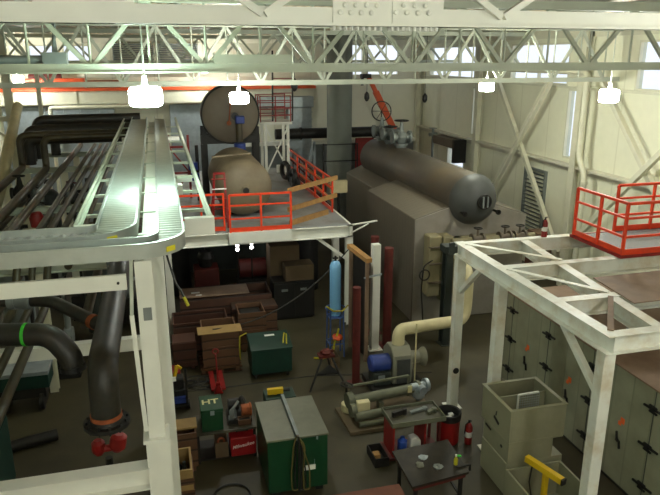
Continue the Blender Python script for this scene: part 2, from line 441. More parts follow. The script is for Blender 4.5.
# dark shelving / louvers seen high on the back wall, left
for x, lb in ((-.9, 'grey slatted louver high on the back wall, left of the hanging green-lit lamp'), (1.2, 'grey slatted louver high on the back wall, right of the hanging green-lit lamp')):
    t = thing('wall_louver', lb, 'louver', (x, 33.9, 7.75), group='slatted louvers high on the back wall')
    obj('frame', MB().box(x-.95, x+.95, 33.85, 34, 7.72, 7.78).box(x-.95, x+.95, 33.85, 34, 8.52, 8.58).box(x-.95, x-.89, 33.85, 34, 7.78, 8.52).box(x+.89, x+.95, 33.85, 34, 7.78, 8.52), m_galvd, t)
    lv = MB()
    for k in range(9): lv.bar((x-.9, 33.9, 7.83+k*.085), (x+.9, 33.9, 7.83+k*.085), .06, .015, up=(0,.7,.7))
    obj('slats', lv, m_galvd, t)

# ------------------------------------------------------------------ roof steel
def truss(lb, Y, zb, zt, ch, panel, xs, xa, xb, wr, cm, wide=.14, verts=True, yo=0.):
    t = thing('roof_truss', lb, 'truss', (xs, Y, zb), group='roof trusses across the hall')
    obj('bottom_chord', MB().box(xa, xb, Y-wide/2, Y+wide/2, zb, zb+ch).box(xa, xb, Y-wide*.75, Y+wide*.75, zb, zb+.02), cm, t)
    obj('top_chord', MB().box(xa, xb, Y-.1, Y+.1, zt, zt+.14), cm, t)
    k = math.ceil((xa-xs)/panel)
    while xs+k*panel < xb:
        x = xs+k*panel
        z0 = zb+ch*.6
        if x > xa+.05 and x-panel/2 > xa: obj('web_member', MB().bar((x-wr*.2, Y+yo, z0), (x-panel/2, Y+yo, zt+.03), wr, wr, up=(0,1,0)), cm, t)
        if x+panel/2 < xb: obj('web_member', MB().bar((x+wr*.2, Y+yo, z0), (x+panel/2, Y+yo, zt+.03), wr, wr, up=(0,1,0)), cm, t)
        if verts:
            if x > xa+.05: obj('web_post', MB().cyl((x, Y, zb+ch*.7), (x, Y, zt+.03), wr*.3, 8), cm, t)
            if x+panel/2 < xb: obj('web_post', MB().cyl((x+panel/2, Y, zb+ch*.7), (x+panel/2, Y, zt+.03), wr*.3, 8), cm, t)
        k += 1
    return t
t1 = truss('nearest roof truss with a deep white bolted lower chord', 5., 8.215, 8.86, .13, 1.9, .79, -3.0, 6.5, .05, m_white, .12, False, -.085)
sp = obj('splice_plate', MB().box(1.31, 1.77, 4.925, 4.942, 8.225, 8.43).box(1.775, 2.19, 4.925, 4.942, 8.225, 8.43), m_white, t1)
for x, z in [(1.40+.083*k, 8.363) for k in range(4)]+[(1.364+.081*k, 8.31) for k in range(4)]+[(1.86+.089*k, 8.368) for k in range(3)]+[(1.80+.089*k, 8.315) for k in range(4)]:
    obj('bolt', MB().lathe([(0, .0), (0, .02), (.01, .02), (.016, .012), (.016, 0)], (x, 4.925, z), (0,-1,0), 12), m_white, sp)
bb = MB()
for k in range(19):
    if k == 9: continue
    bb.cyl((1.33+k*.046, 4.98, 8.185), (1.33+k*.046, 4.98, 8.215), .015, 8).cyl((1.33+k*.046, 5.04, 8.185), (1.33+k*.046, 5.04, 8.215), .015, 8)
objs('bolt', bb, m_white, t1)
obj('edge_angle', MB().box(-.75, -.1, 4.95, 5.05, 8.345, 8.365), m_white, t1)
t2 = truss('second roof truss from the camera, its lower chord crossing above the tray', 10., 7.765, 8.72, .13, 1.6, .75, X0, X1, .062, m_truss, .14)
obj('tie_plate', MB().box(.85, 2.0, 9.9, 9.93, 7.9, 8.02), m_truss, t2)
truss('third roof truss, its thin lower chord showing just below the second one', 18., 7.24, 8.72, .13, 1.78, -2.57, X0, X1, .075, m_truss, .12)
truss('fourth roof truss from the camera, pale and seen through the webs of the nearer ones', 23.5, 7.6, 8.72, .12, 1.75, -2.0, X0, X1, .08, m_truss, .12, False)
truss('farthest roof truss, high near the back wall', 30., 7.7, 8.72, .12, 1.75, -2.4, X0, X1, .08, m_truss, .12, False)
for i in range(13):
    x = -8. + i*1.7
    o = MB().box(x-.03, x+.03, 2., 33.95, 8.862, 8.998)
    tag(obj('roof_purlin', o, m_truss, loc=(x, 18, 8.86)), 'slim pale purlin running lengthwise along the underside of the roof deck', 'purlin', 'purlins under the roof deck')
t = thing('trolley_beam', 'short grey beam with end block resting by the second truss at top left', 'beam', (-2., 10.6, 7.93))
obj('beam', MB().cyl((-3.5, 10.6, 7.95), (-1.45, 10.6, 7.95), .06), m_galvd, t)
obj('end_block', MB().box(-1.55, -1.22, 10.5, 10.7, 7.85, 8.05), m_galvd, t)
objs('hanger_rod', MB().cyl((-1.4, 10.6, 8.05), (-1.28, 10.6, 8.995), .025, 8).cyl((-1.36, 10.6, 8.05), (-1.42, 10.6, 8.995), .02, 8), m_galvd, t)

# pendant lamps
def lamp(lb, x, y, z, w, h, em, house=m_lampcap, rodtop=8.995):
    t = thing('pendant_lamp', lb, 'lamp', (x, y, z), group='pendant high bay lamps')
    obj('diffuser', MB().lathe([(-h/2, 0), (-h/2, w*.38), (-h*.46, w*.45), (-h*.36, w*.49), (-h*.1, w*.5), (h*.12, w*.5), (h*.36, w*.49), (h*.46, w*.45), (h/2, w*.38), (h/2, 0)], (x, y, z), (0,0,1), 28), em, t)
    obj('ballast_housing', MB().lathe([(h/2, .0), (h/2, w*.11), (h/2+.11, w*.08), (h/2+.16, .03), (h/2+.16, 0)], (x, y, z), (0,0,1), 16), house, t)
    obj('stem', MB().cyl((x, y, z+h/2+.15), (x, y, rodtop), .012, 8), house, t)
    obj('ceiling_cup', MB().lathe([(0, .02), (.03, .1), (.1, .12), (.1, 0)], (x, y, rodtop-.1), (0,0,1), 16), house, t)
lamp('large glowing lamp with a greenish tint hanging above the cable trays', -.14, 9.73, 7.45, .46, .27, e_lampg)
lamp('glowing warm white lamp hanging in front of the upper tank', 1.94, 16.1, 7.03, .46, .27, e_lampw)
lamp('glowing lamp hanging beside the slit window at the far right wall', 9.74, 18.46, 7.12, .44, .3, e_lampy)
lamp('glowing lamp hanging at right over the red guardrail', 10.43, 13.66, 7.09, .45, .3, e_lampw)
lamp('small distant lamp at far left above the leaning cream pipe', -5.73, 31.6, 7.0, .44, .3, e_lampw)
lamp('small distant flat lamp above and left of the upper tank', 2.24, 32.0, 7.3, .5, .12, e_lampw)
lamp('added unseen lamp over the hall floor out to the right of the camera', 6.5, 3.0, 7.5, .46, .3, e_lampw)  # out of view, added to give the hall more light
lamp('added unseen lamp behind the camera to the right over the platform', 3.2, -2.4, 8.4, .46, .3, e_lampw)  # unseen extra lamp, added to brighten the white foreground steel
lamp('lamp hanging behind the camera over the platform', -.9, -1.6, 8.3, .46, .3, e_lampw)

# ------------------------------------------------------------------ boiler
t = thing('boiler', 'large grey-brown boiler with a long steam drum along its top', 'boiler', (9.1, 17.7, 0))
obj('casing', MB().prism([(7.25, 0), (7.25, 3.3), (8.75, 3.75), (9.5, 3.75), (11.0, 3.25), (11.0, 0)], 'y', 17.7, 22.3), m_case, t, bevel=.02)
obj('end_plate', MB().prism([(7.27, .02), (7.27, 3.28), (8.75, 3.72), (9.5, 3.72), (10.97, 3.23), (10.97, .02)], 'y', 17.66, 17.7), m_casef, t)
obj('casing', MB().prism([(7.85, 0), (7.85, 3.1), (8.75, 3.5), (9.5, 3.5), (10.6, 3.1), (10.6, 0)], 'y', 22.3, 27.2), m_case, t, bevel=.02)
RD = .77
dr = obj('steam_drum', MB().lathe([(0, 0), (.03, .2), (.09, .4), (.2, .58), (.34, .69), (.5, RD), (9.6, RD), (9.8, .66), (9.95, .4), (10., 0)], (9.1, 17.15, 3.82), (0,1,0), 40), m_drum, t)
obj('drum_head', MB().lathe([(-.012, 0), (.02, .2), (.08, .405), (.19, .59), (.33, .705), (.5, RD+.012), (.53, RD+.012), (.53, RD-.02)], (9.1, 17.15, 3.82), (0,1,0), 40), m_drumend, dr)
mw = obj('manway', MB().torus((9.22, 17.12, 3.84), (0,1,0), .21, .03), m_dark, dr)
obj('manway_cover', MB().lathe([(0, 0), (0, .17), (.04, .17), (.04, 0)], (9.22, 17.1, 3.84), (0,1,0), 24), m_black, dr)
obj('manway_yoke', MB().box(9.13, 9.17, 17.04, 17.12, 3.68, 4.0).box(9.27, 9.31, 17.04, 17.12, 3.68, 4.0), m_galvd, dr)
for x in (8.6, 9.7): objs('gauge_nozzle', MB().cyl((x, 17.45, 3.5), (x, 17.1, 3.5), .04, 10).cyl((x, 17.15, 3.5), (x, 17.1, 3.5), .08, 12), m_dark, dr)
for y, h in ((26.2, 1.), (23.9, 1.05), (25.1, .7)):
    vz = 4.53
    v = obj('valve', MB().cyl((9.1, y, vz), (9.1, y, vz+.16), .2, 18).cyl((9.1, y, vz+.14), (9.1, y, vz+.2), .27, 18).lathe([(.2, .12), (.3, .2), (.45, .24), (.6, .18), (.68, .1), (h, .05), (h, 0)], (9.1, y, vz), (0,0,1), 18).cyl((8.75, y, vz+.45), (9.45, y, vz+.45), .14, 14).cyl((8.72, y, vz+.45), (8.8, y, vz+.45), .24, 16).cyl((9.4, y, vz+.45), (9.48, y, vz+.45), .24, 16), m_galvd, t)
    if y > 26:
        hw = MB().torus((9.1, y+.1, vz+1.25), (.3,1,0), .4, .025)
        for a in range(6): hw.bar((9.1, y+.1, vz+1.25), (9.1+.4*math.cos(a*PI/3), y+.1-.4*math.cos(a*PI/3)*.3, vz+1.25+.4*math.sin(a*PI/3)), .022)
        obj('handwheel', hw, m_dark, v)
        obj('stem', MB().cyl((9.1, y, vz+.6), (9.1, y+.1, vz+1.25), .03, 8), m_dark, v)
    else:
        hw = MB().torus((9.1, y, vz+h+.03), (0,0,1), .26, .025)
        for a in range(4): hw.bar((9.1, y, vz+h+.03), (9.1+.26*math.cos(a*PI/2), y+.26*math.sin(a*PI/2), vz+h+.03), .025)
        obj('handwheel', hw, m_dark, v)
obj('valve_spool', MB().cyl((9.1, 23.9, 4.98), (9.1, 26.2, 4.98), .14).cyl((9.1, 24.4, 4.98), (9.1, 24.5, 4.98), .26).cyl((9.1, 25.6, 4.98), (9.1, 25.7, 4.98), .26), m_galvd, t)
wb = obj('windbox', MB().box(7.55, 7.95, 17.2, 17.66, .95, 2.86).box(7.97, 8.3, 17.12, 17.66, .8, 2.84).box(8.32, 8.75, 17.2, 17.66, 1.0, 2.7).box(8.15, 10.8, 17.2, 17.66, 2.4, 2.7), m_lag, t, bevel=.04)
objs('lagging_strap', MB().box(7.54, 8.31, 17.11, 17.25, 1.4, 1.44).box(7.54, 8.31, 17.11, 17.25, 2.0, 2.04).box(7.54, 8.31, 17.11, 17.25, 2.52, 2.55), m_tank, wb)
for x, z in ((9.0, 2.74), (9.9, 2.74), (10.4, 2.74)):
    v = obj('valve', MB().cyl((x-.2, 17.0, z), (x+.2, 17.0, z), .12, 12).cyl((x-.2, 17.0, z), (x-.14, 17.0, z), .19, 12).cyl((x+.14, 17.0, z), (x+.2, 17.0, z), .19, 12).cyl((x, 17.0, z), (x, 17.0, z+.34), .04, 8), m_tank, t)
    obj('handwheel', MB().torus((x, 17.0, z+.34), (0,0,1), .12, .018, 16, 6).bar((x-.12, 17.0, z+.34), (x+.12, 17.0, z+.34), .015), m_dark, v)
obj('feed_pipe', MB().pipe([(8.2, 17.0, 2.74), (10.9, 17.0, 2.74)], .09), m_lag, t)
gp = MB().pipe([(7.9, 17.3, 2.2), (7.35, 17.1, 2.0), (7.3, 17.1, 1.3), (7.42, 17.1, .0)], .022, .12, 8).torus((7.38, 17.08, 1.72), (0,1,0), .16, .022, 20, 6)
obj('tubing', gp, m_dark, t)
t = thing('steel_post', 'dark teal steel post standing before the boiler, left of the white frame corner', 'post', (7.55, 15.9, 0))
obj('shaft', MB().ibeam((7.55, 15.9, 0), (7.55, 15.9, 2.78), .2, .3, .02, up=(0,1,0)), m_teal, t)
obj('cap', MB().box(7.38, 8.05, 15.7, 16.1, 2.78, 2.98), m_teal, t, bevel=.01)
obj('base_plate', MB().box(7.4, 7.7, 15.7, 16.1, 0, .02), m_teal, t)

# blower with its white duct pipe
t = thing('blower', 'cream centrifugal blower with a blue motor and a long cream outlet pipe', 'blower', (5.3, 13.9, 0))
obj('base', MB().box(4.6, 5.95, 13.45, 14.4, .06, .2).box(4.65, 4.8, 13.5, 14.35, 0, .06).box(5.7, 5.85, 13.5, 14.35, 0, .06), m_dark, t, bevel=.01)
obj('casing', MB().prism([(13.6, .2), (13.55, .6), (13.6, .95), (13.8, 1.13), (14.1, 1.13), (14.35, .9), (14.35, .2)], 'x', 5.15, 5.65), m_blower, t, bevel=.03)
obj('inlet_cone', MB().lathe([(0, .24), (.1, .17), (.3, .16), (.42, .24), (.46, .24), (.46, 0)], (5.65, 13.95, .72), (1,0,-.05), 24), m_blower, t)
obj('access_cover', MB().box(5.24, 5.57, 13.52, 13.56, .25, .88), m_drumend, t)
mo = obj('motor', MB().lathe([(0, 0), (0, .17), (.05, .21), (.5, .21), (.55, .1), (.55, 0)], (4.62, 13.85, .72), (1,0,0), 22), m_valveblue, t)
obj('motor_stand', MB().box(4.68, 5.12, 13.62, 14.1, .2, .53), m_teal, t, bevel=.02)
obj('nameplate', MB().box(4.78, 4.95, 13.605, 13.62, .36, .48), m_galv, t)
obj('outlet_pipe', MB().pipe([(5.4, 13.95, 1.05), (5.4, 13.95, 1.5), (6.9, 14.5, 1.3), (7.72, 14.98, 1.1), (7.8, 15.1, 2.4), (8.05, 16.3, 2.55), (8.2, 17.05, 2.5)], .155, .42), m_creampipe, t)
obj('pipe_support', MB().bar((5.75, 13.65, 0), (5.75, 13.65, 1.75), .03), m_creampipe, t)

# exhaust stack and ducts behind
t = thing('exhaust_stack', 'tall round grey exhaust stack rising behind the red-railed deck', 'stack', (8.1, 29.3, 0))
obj('shell', MB().cyl((8.1, 29.3, 0), (8.1, 29.3, ZR-.01), .575, 36), m_stack, t)
objs('band', MB().cyl((8.1, 29.3, 3.1), (8.1, 29.3, 3.22), .6, 36).cyl((8.1, 29.3, 7.2), (8.1, 29.3, 7.3), .6, 36), m_stack, t)
t = thing('flue_duct', 'dark horizontal flue duct crossing behind the exhaust stack', 'duct', (8.2, 31, 4.4))
obj('shell', MB().cyl((5.4, 31, 4.4), (11.2, 31, 4.4), .25, 24), m_dark, t)
objs('flange', MB().cyl((10.3, 31, 4.4), (10.4, 31, 4.4), .32, 24).cyl((6.6, 31, 4.4), (6.68, 31, 4.4), .3, 24), m_dark, t)
for x in (5.8, 10.8): obj('support_leg', MB().bar((x, 31, 0), (x, 31, 4.2), .12), m_dark, t)
t = thing('ventilation_duct', 'bright silver sheet metal duct turning down behind the ladder', 'duct', (6.5, 32.4, 4.3))
obj('horizontal_run', MB().box(4.4, 7.55, 32.1, 32.75, 5.55, 6.08), m_galv, t, bevel=.03)
obj('drop', MB().box(6.25, 7.45, 32.15, 32.7, .0, 5.55), m_galv, t, bevel=.03)
sm = MB()
for z in (4.6, 4.95, 5.3): sm.box(6.22, 7.48, 32.12, 32.73, z, z+.04)
for x in (5.2, 6.1): sm.box(x, x+.04, 32.07, 32.78, 5.52, 6.11)
objs('seam', sm, m_galv, t)
t = thing('boom_lift', 'orange boom lift arm slanting up beside the grey exhaust stack', 'lift', (12.9, 31.5, 0))
obj('chassis', MB().box(12.1, 13.6, 30.9, 32.3, .35, 1.0), m_orange, t, bevel=.05)
for y in (30.95, 32.05):
    for x in (12.4, 13.3): obj('wheel', MB().cyl((x, y, .3), (x, y+.25, .3), .3, 20), m_black, t)
obj('arm', MB().bar((13.45, 31.6, 1.0), (10.6, 31.6, 6.3), .26, .3, up=(0,1,0)), m_orange, t)
obj('fly_section', MB().bar((10.75, 31.6, 6.02), (10.2, 31.6, 7.05), .18, .2, up=(0,1,0)), m_orange, t)
obj('arm_tip', MB().box(9.85, 10.3, 31.4, 31.8, 6.95, 7.15).bar((9.9, 31.6, 6.95), (9.9, 31.6, 6.6), .12), m_dark, t)
for x, y, z0, z1, lb in ((8.35, 26., 6.2, 7.9, 'dark pulley block hanging in front of the exhaust stack'), (10.9, 26.0, 6.1, 7.6, 'dark pulley block hanging in front of the right wall'), (4.1, 20., 6.95, 8.5, 'dark pulley block hanging between the ladder and the stack')):
    t = thing('pulley_block', lb, 'pulley', (x, y, z0), group='hanging pulley blocks')
    obj('block', MB().lathe([(0, 0), (.04, .06), (.14, .11), (.3, .1), (.4, .03), (.4, 0)], (x, y, z0), (0,0,1), 14), m_black, t)
    obj('chain', MB().cyl((x, y, z0+.4), (x, y, 9.0), .012, 6), m_dark, t)

# ------------------------------------------------------------------ mezzanine deck with tanks
ZD = 3.2
t = thing('mezzanine', 'white steel mezzanine deck carrying the two big tanks', 'platform', (2.6, 18, 0))
obj('deck_plate', MB().box(-.1, 5.3, 18.0, 28.6, ZD-.03, ZD), m_deck, t)
obj('edge_beam', MB().ibeam((-.1, 18.0, ZD-.2), (5.4, 18.0, ZD-.2), .2, .34, .016), m_white, t)
obj('edge_beam', MB().ibeam((5.3, 17.9, ZD-.2), (5.3, 28.6, ZD-.2), .2, .34, .016), m_white, t)
obj('edge_beam', MB().ibeam((0, 18.1, ZD-.2), (0, 28.6, ZD-.2), .2, .34, .016), m_white, t)
obj('fascia', MB().box(1.7, 3.5, 17.75, 17.9, ZD-.3, ZD+.02), m_white, t)
for x in (1.35, 2.7, 4.0): obj('floor_beam', MB().ibeam((x, 18.1, ZD-.2), (x, 28.5, ZD-.2), .15, .3, .012), m_white, t)
for x, y in ((5.3, 18.05), (5.3, 19.6), (0, 18.05), (5.3, 24), (0, 24), (5.3, 28.5), (0, 28.5)):
    obj('column', MB().ibeam((x, y, 0), (x, y, ZD-.37), .2, .2, .014, up=(0,1,0)), m_white, t)
obj('knee_brace', MB().bar((4.3, 18.05, ZD-.36), (5.25, 18.05, 2.1), .09), m_white, t)
objs('bracket', MB().bar((5.4, 18.1, ZD-.05), (6.2, 18.1, ZD+.02), .05, .04).bar((5.4, 18.0, ZD-.25), (5.9, 18.0, ZD-.02), .05, .03), m_white, t)

def rail(lb, pts, posts, h=1.07, z=ZD, m=m_rail, toe=True, nm='guardrail', grp='red guardrails', mid=(.36, .72)):
    """posts: list of (x, y); rails follow pts"""
    t = thing(nm, lb, 'railing', (pts[0][0], pts[0][1], z), group=grp)
    P = [V((x, y, 0)) for x, y in pts]
    tr = MB()
    for a, b in zip(P, P[1:]): tr.bar(a+V((0,0,z+h)), b+V((0,0,z+h)), .055)
    obj('top_rail', tr, m, t)
    for f in mid:
        tr = MB()
        for a, b in zip(P, P[1:]): tr.bar(a+V((0,0,z+h*f)), b+V((0,0,z+h*f)), .045)
        obj('mid_rail', tr, m, t)
    if toe:
        tr = MB()
        for a, b in zip(P, P[1:]): tr.bar(a+V((0,0,z+.07)), b+V((0,0,z+.07)), .02, .12)
        obj('toe_board', tr, m, t)
    for x, y in posts: obj('post', MB().bar((x, y, z), (x, y, z+h), .055), m, t)
    return t
rail('red guardrail along the front of the tank deck, left section', [(.35, 18.15), (1.65, 18.15)], [(.35, 18.15), (1.0, 18.15), (1.63, 18.15)])
rail('red guardrail in front of the lower tank at the deck edge', [(1.76, 17.83), (3.52, 17.83)], [(1.76, 17.83), (2.64, 17.83), (3.5, 17.83)], z=ZD+.02)
rail('red guardrail along the right side of the tank deck', [(5.2, 19.6), (5.2, 27.)], [(5.2, y) for y in (19.62, 20.8, 22., 23.4, 25., 26.95)])
for k, (z, a, b) in enumerate(((ZD+1.12, 0, 'upper timber plank barring the gap at the front right of the deck'), (ZD+.55, .05, 'middle timber plank barring the gap at the front right of the deck'))):
    tag(obj('timber_plank', MB().bar((3.45, 17.93+a, z), (5.35, 19.6+a, z), .05, .14), m_plank, loc=(3.45, 17.95, z)), b, 'plank', 'timber planks across the deck gap')
tag(obj('timber_plank', MB().bar((3.55, 18.25, ZD+.08), (5.0, 19.4, ZD+.08), .06, .16), m_plank, loc=(3.6, 18.2, ZD)), 'timber plank lying on the deck floor under the barred gap', 'plank', 'timber planks across the deck gap')
for k in range(2):
    tag(obj('timber_plank', MB().bar((5.247, 19.7, ZD+.75-k*.4), (5.247, 24.6, ZD+.75-k*.4), .04, .13), m_plank, loc=(5.3, 19.7, ZD+.3)), ('upper' if k == 0 else 'lower')+' timber plank fixed along the outside of the deck side rail', 'plank', 'timber planks across the deck gap')

t = thing('storage_tank', 'beige horizontal tank with a domed end facing the front of the deck', 'tank', (2.42, 21, ZD))
RT = .88; zc = ZD+RT+.03
obj('shell', MB().lathe([(0, 0), (.03, .25), (.09, .5), (.18, .68), (.32, .82), (.5, RT), (3.2, RT), (3.4, .7), (3.5, 0)], (2.42, 19.35, zc), (0,1,0), 44), m_tank2, t)
obj('nozzle', MB().cyl((2.42, 19.25, zc), (2.42, 19.4, zc), .12, 20), m_tank2, t)
obj('nozzle_opening', MB().cyl((2.42, 19.245, zc), (2.42, 19.26, zc), .095, 20), m_black, t)
for y in (20.2, 22.4): objs('saddle', MB().box(1.9, 2.94, y-.1, y+.1, ZD, ZD+.2), m_dark, t)
obj('top_pipe', MB().pipe([(1.5, 19.9, zc+.95), (2.7, 19.9, zc+1.02)], .04, .1, 8), m_tank2, t)
t = thing('storage_tank', 'grey-brown horizontal tank with a big flat round end above the lower tank', 'tank', (2.5, 25, ZD))
zc = 6.03; RT = 1.0
obj('shell', MB().lathe([(0, 0), (.02, .5), (.06, .9), (.1, RT-.03), (.18, RT), (.9, RT), (1.0, .8), (1.05, 0)], (2.48, 23.2, zc), (0,1,0), 48), m_tank, t)
obj('rim', MB().torus((2.48, 23.32, zc), (0,1,0), RT+.0, .035, 48, 8), m_dark, t)
for x in (1.55, 3.4):
    for y in (23.5, 24.1): obj('support_leg', MB().ibeam((x, y, ZD), (x, y, zc-.45), .18, .18, .014, up=(0,1,0)), m_dark, t)
for y in (23.5, 24.1): objs('saddle', MB().box(1.45, 3.5, y-.1, y+.1, zc-1.02, zc-.72), m_dark, t)
obj('manhole', MB().lathe([(0, 0), (0, .13), (.12, .13), (.12, 0)], (2.62, 23.1, zc-.05), (0,1,0), 20), m_black, t)
obj('sight_gauge', MB().lathe([(0, 0), (0, .08), (.08, .08), (.08, 0)], (2.4, 23.1, zc-.28), (0,1,0), 14).cyl((2.4, 23.15, zc-.28), (2.5, 23.15, zc+.6), .02, 8), m_rust, t)
av = obj('actuated_valve', MB().cyl((2.72, 22.95, zc-.9), (2.72, 22.95, zc-.2), .12, 14).cyl((2.72, 23.15, zc-.3), (2.72, 22.95, zc-.3), .1, 12), m_oldpipe, t)
obj('actuator', MB().box(2.6, 2.9, 22.75, 23.05, zc-.28, zc-.02), m_valveblue, av, bevel=.03)
obj('actuator', MB().lathe([(0, 0), (0, .2), (.28, .2), (.28, 0)], (2.72, 22.9, zc-1.24), (0,0,1), 18), m_valveblue, av)
obj('drop_pipe', MB().pipe([(2.72, 22.95, zc-1.2), (2.72, 22.95, ZD+.6), (3.45, 22.95, ZD+.4), (3.45, 22.95, ZD)], .09, .15, 12), m_dark, t)
t = thing('pump_stand', 'dark pipe stand with blue actuators left of the lower tank', 'valve', (1.2, 22.5, ZD))
obj('upright', MB().cyl((1.2, 22.5, ZD), (1.2, 22.5, 5.1), .06, 10).bar((1.35, 21.9, ZD), (1.35, 21.9, 5.2), .08), m_dark, t)
obj('actuator', MB().lathe([(0, 0), (0, .16), (.26, .16), (.26, 0)], (1.05, 22.3, 4.3), (0,0,1), 14), m_valveblue, t)
obj('actuator', MB().lathe([(0, 0), (0, .14), (.24, .14), (.24, 0)], (1.1, 22.3, 3.95), (0,0,1), 14), m_valveblue, t)
t = thing('red_pipe_rack', 'red steel pipe supports standing left of the tanks on the deck', 'rack', (.6, 23., ZD))
obj('frame', MB().bar((.3, 23, ZD), (.3, 23, 5.4), .08).bar((.95, 23, ZD), (.95, 23, 5.4), .08).bar((.3, 23, 5.0), (.95, 23, 5.0), .07).bar((.3, 23, 4.1), (.95, 23, 4.1), .07), m_red, t)
obj('diagonal', MB().bar((.3, 23, ZD+.1), (.95, 23, 4.1), .05).bar((.3, 23, 5.0), (.95, 23, 4.1), .05), m_red, t)
t = thing('stepladder', 'red and white stepladder standing open in front of the lower tank', 'ladder', (1.6, 18.8, ZD))
for s in (-1, 1): obj('side_rail', MB().bar((1.55+s*.22, 18.45, ZD), (1.6+s*.14, 18.75, 4.75), .05, .03), m_red, t)
for s in (-1, 1): obj('side_rail', MB().bar((1.55+s*.24, 19.1, ZD), (1.6+s*.14, 18.8, 4.7), .04, .03), m_red, t)
for k in range(5): obj('step', MB().bar((1.36, 18.5+k*.055, ZD+.28+k*.28), (1.78, 18.5+k*.055, ZD+.28+k*.28), .08, .025), m_whitepl if k == 3 else m_red, t)
obj('top_cap', MB().box(1.44, 1.76, 18.68, 18.86, 4.73, 4.78), m_red, t)
t = thing('ladder_tower', 'white braced stair tower with red handrail beside the upper tank', 'tower', (4.5, 26, ZD))
for x in (4.1, 5.0):
    for y in (25.8, 26.8): obj('leg', MB().bar((x, y, ZD), (x, y, 5.4), .1), m_white, t)
obj('cross_brace', MB().bar((4.1, 25.75, 3.5), (5.0, 25.75, 5.3), .05).bar((5.0, 25.75, 3.5), (4.1, 25.75, 5.3), .05), m_white, t)
obj('platform', MB().box(3.85, 5.15, 25.65, 26.95, 5.4, 5.5), m_white, t)
obj('control_box', MB().box(4.5, 4.95, 25.6, 25.75, ZD+.3, ZD+.6), m_whitepl, t)
hr = MB()
for z in (5.75, 6.0, 6.25, 6.5): hr.bar((3.9, 25.7, z), (5.1, 25.7, z), .035).bar((3.9, 25.7, z), (3.9, 26.9, z), .035).bar((3.9, 26.9, z), (5.1, 26.9, z), .035)
for p in ((3.9, 25.7), (5.1, 25.7), (4.5, 25.7), (3.9, 26.3), (3.9, 26.9), (5.1, 26.9)): hr.bar((p[0], p[1], 5.5), (p[0], p[1], 6.52), .04)
obj('handrail', hr, m_red, t)
t = thing('cage_ladder', 'dark upright ladder with red rungs rising from the stair tower', 'ladder', (4.75, 26., 5.5))
for x in (4.42, 5.22): objs('stile', MB().bar((x, 25.95, 5.5), (x+.08, 26.1, 8.2), .06), m_dark, t)
rg = MB()
for k in range(9): rg.bar((4.44+k*.008, 25.96+k*.015, 5.75+k*.28), (5.24+k*.008, 25.96+k*.015, 5.75+k*.28), .035)
objs('rung', rg, m_red, t)
t = thing('staircase', 'dark red staircase descending behind the deck toward the exhaust stack', 'stairs', (5.6, 27.9, 0))
for y in (27.35, 28.3): obj('stringer', MB().bar((5.45, y, ZD-.05), (8.6, y, .12), .06, .24, up=(0,0,1)), m_dred, t)
for k in range(14):
    x = 5.6+k*.22; z = ZD-.2-k*.22
    obj('tread', MB().box(x-.02, x+.22, 27.38, 28.27, z, z+.03), m_dred, t)
for y in (27.35, 28.3):
    hr = MB().bar((5.4, y, ZD+1.0), (7.0, y, ZD-.6), .05).bar((5.4, y, ZD+.55), (7.0, y, ZD-1.05), .04)
    for k in range(4): hr.bar((5.5+k*.48, y, ZD-.1-k*.48), (5.5+k*.48, y, ZD+.92-k*.48), .04)
    obj('handrail', hr, m_dred, t)
tag(obj('hose_bundle', MB().torus((4.75, 25.2, ZD+.45), (1,.3,0), .3, .09, 20, 8).torus((4.85, 24.9, ZD+.38), (1,-.2,.1), .28, .09, 20, 8), m_black, loc=(4.8, 25, ZD)), 'black coiled hose bundle against the side rail of the tank deck', 'hose')
tag(obj('hose_bundle', MB().torus((4.75, 23.6, ZD+.42), (1,.1,0), .28, .1, 20, 8).torus((4.8, 23.4, ZD+.3), (1,.3,.1), .2, .08, 20, 8), m_black, loc=(4.8, 23.5, ZD)), 'black hose bundle on the tank deck nearer the front than the other coil', 'hose')
t = thing('control_panel', 'cream control box on a dark stand beyond the deck side rail', 'panel', (7.0, 25.4, 0))
obj('stand', MB().bar((7.0, 25.4, 0), (7.0, 25.4, 2.9), .1), m_dark, t)
obj('box', MB().box(6.65, 7.35, 25.3, 25.5, 2.6, 3.1), m_creampipe, t)
t = thing('dark_handrail', 'thin black handrail in front of the exhaust stack foot', 'railing', (7.9, 28.55, 0))
obj('post', MB().bar((7.15, 28.55, 0), (7.15, 28.55, 4.2), .07), m_black, t)
obj('post', MB().bar((8.75, 28.55, 0), (8.75, 28.55, 4.2), .05), m_black, t)
obj('rail', MB().bar((7.15, 28.55, 4.15), (8.75, 28.55, 4.15), .04).bar((7.15, 28.55, 3.4), (8.75, 28.55, 3.4), .04), m_black, t)
tag(obj('welding_screen', MB().box(9.9, 10.9, 32.6, 32.7, 0, 3.9), m_red, loc=(10.4, 32.6, 0), bevel=.02), 'red standing screen behind the far end of the boiler drum', 'panel')
tag(obj('support_frame', MB().bar((5.9, 30.2, 0), (7.1, 30.2, 4.0), .12).bar((7.1, 30.2, 0), (7.1, 30.2, 4.1), .12).bar((5.9, 30.2, 0), (5.9, 30.2, 4.1), .12), m_galv, loc=(6.5, 30.2, 0)), 'grey steel frame with a diagonal standing below the dark flue duct', 'frame')

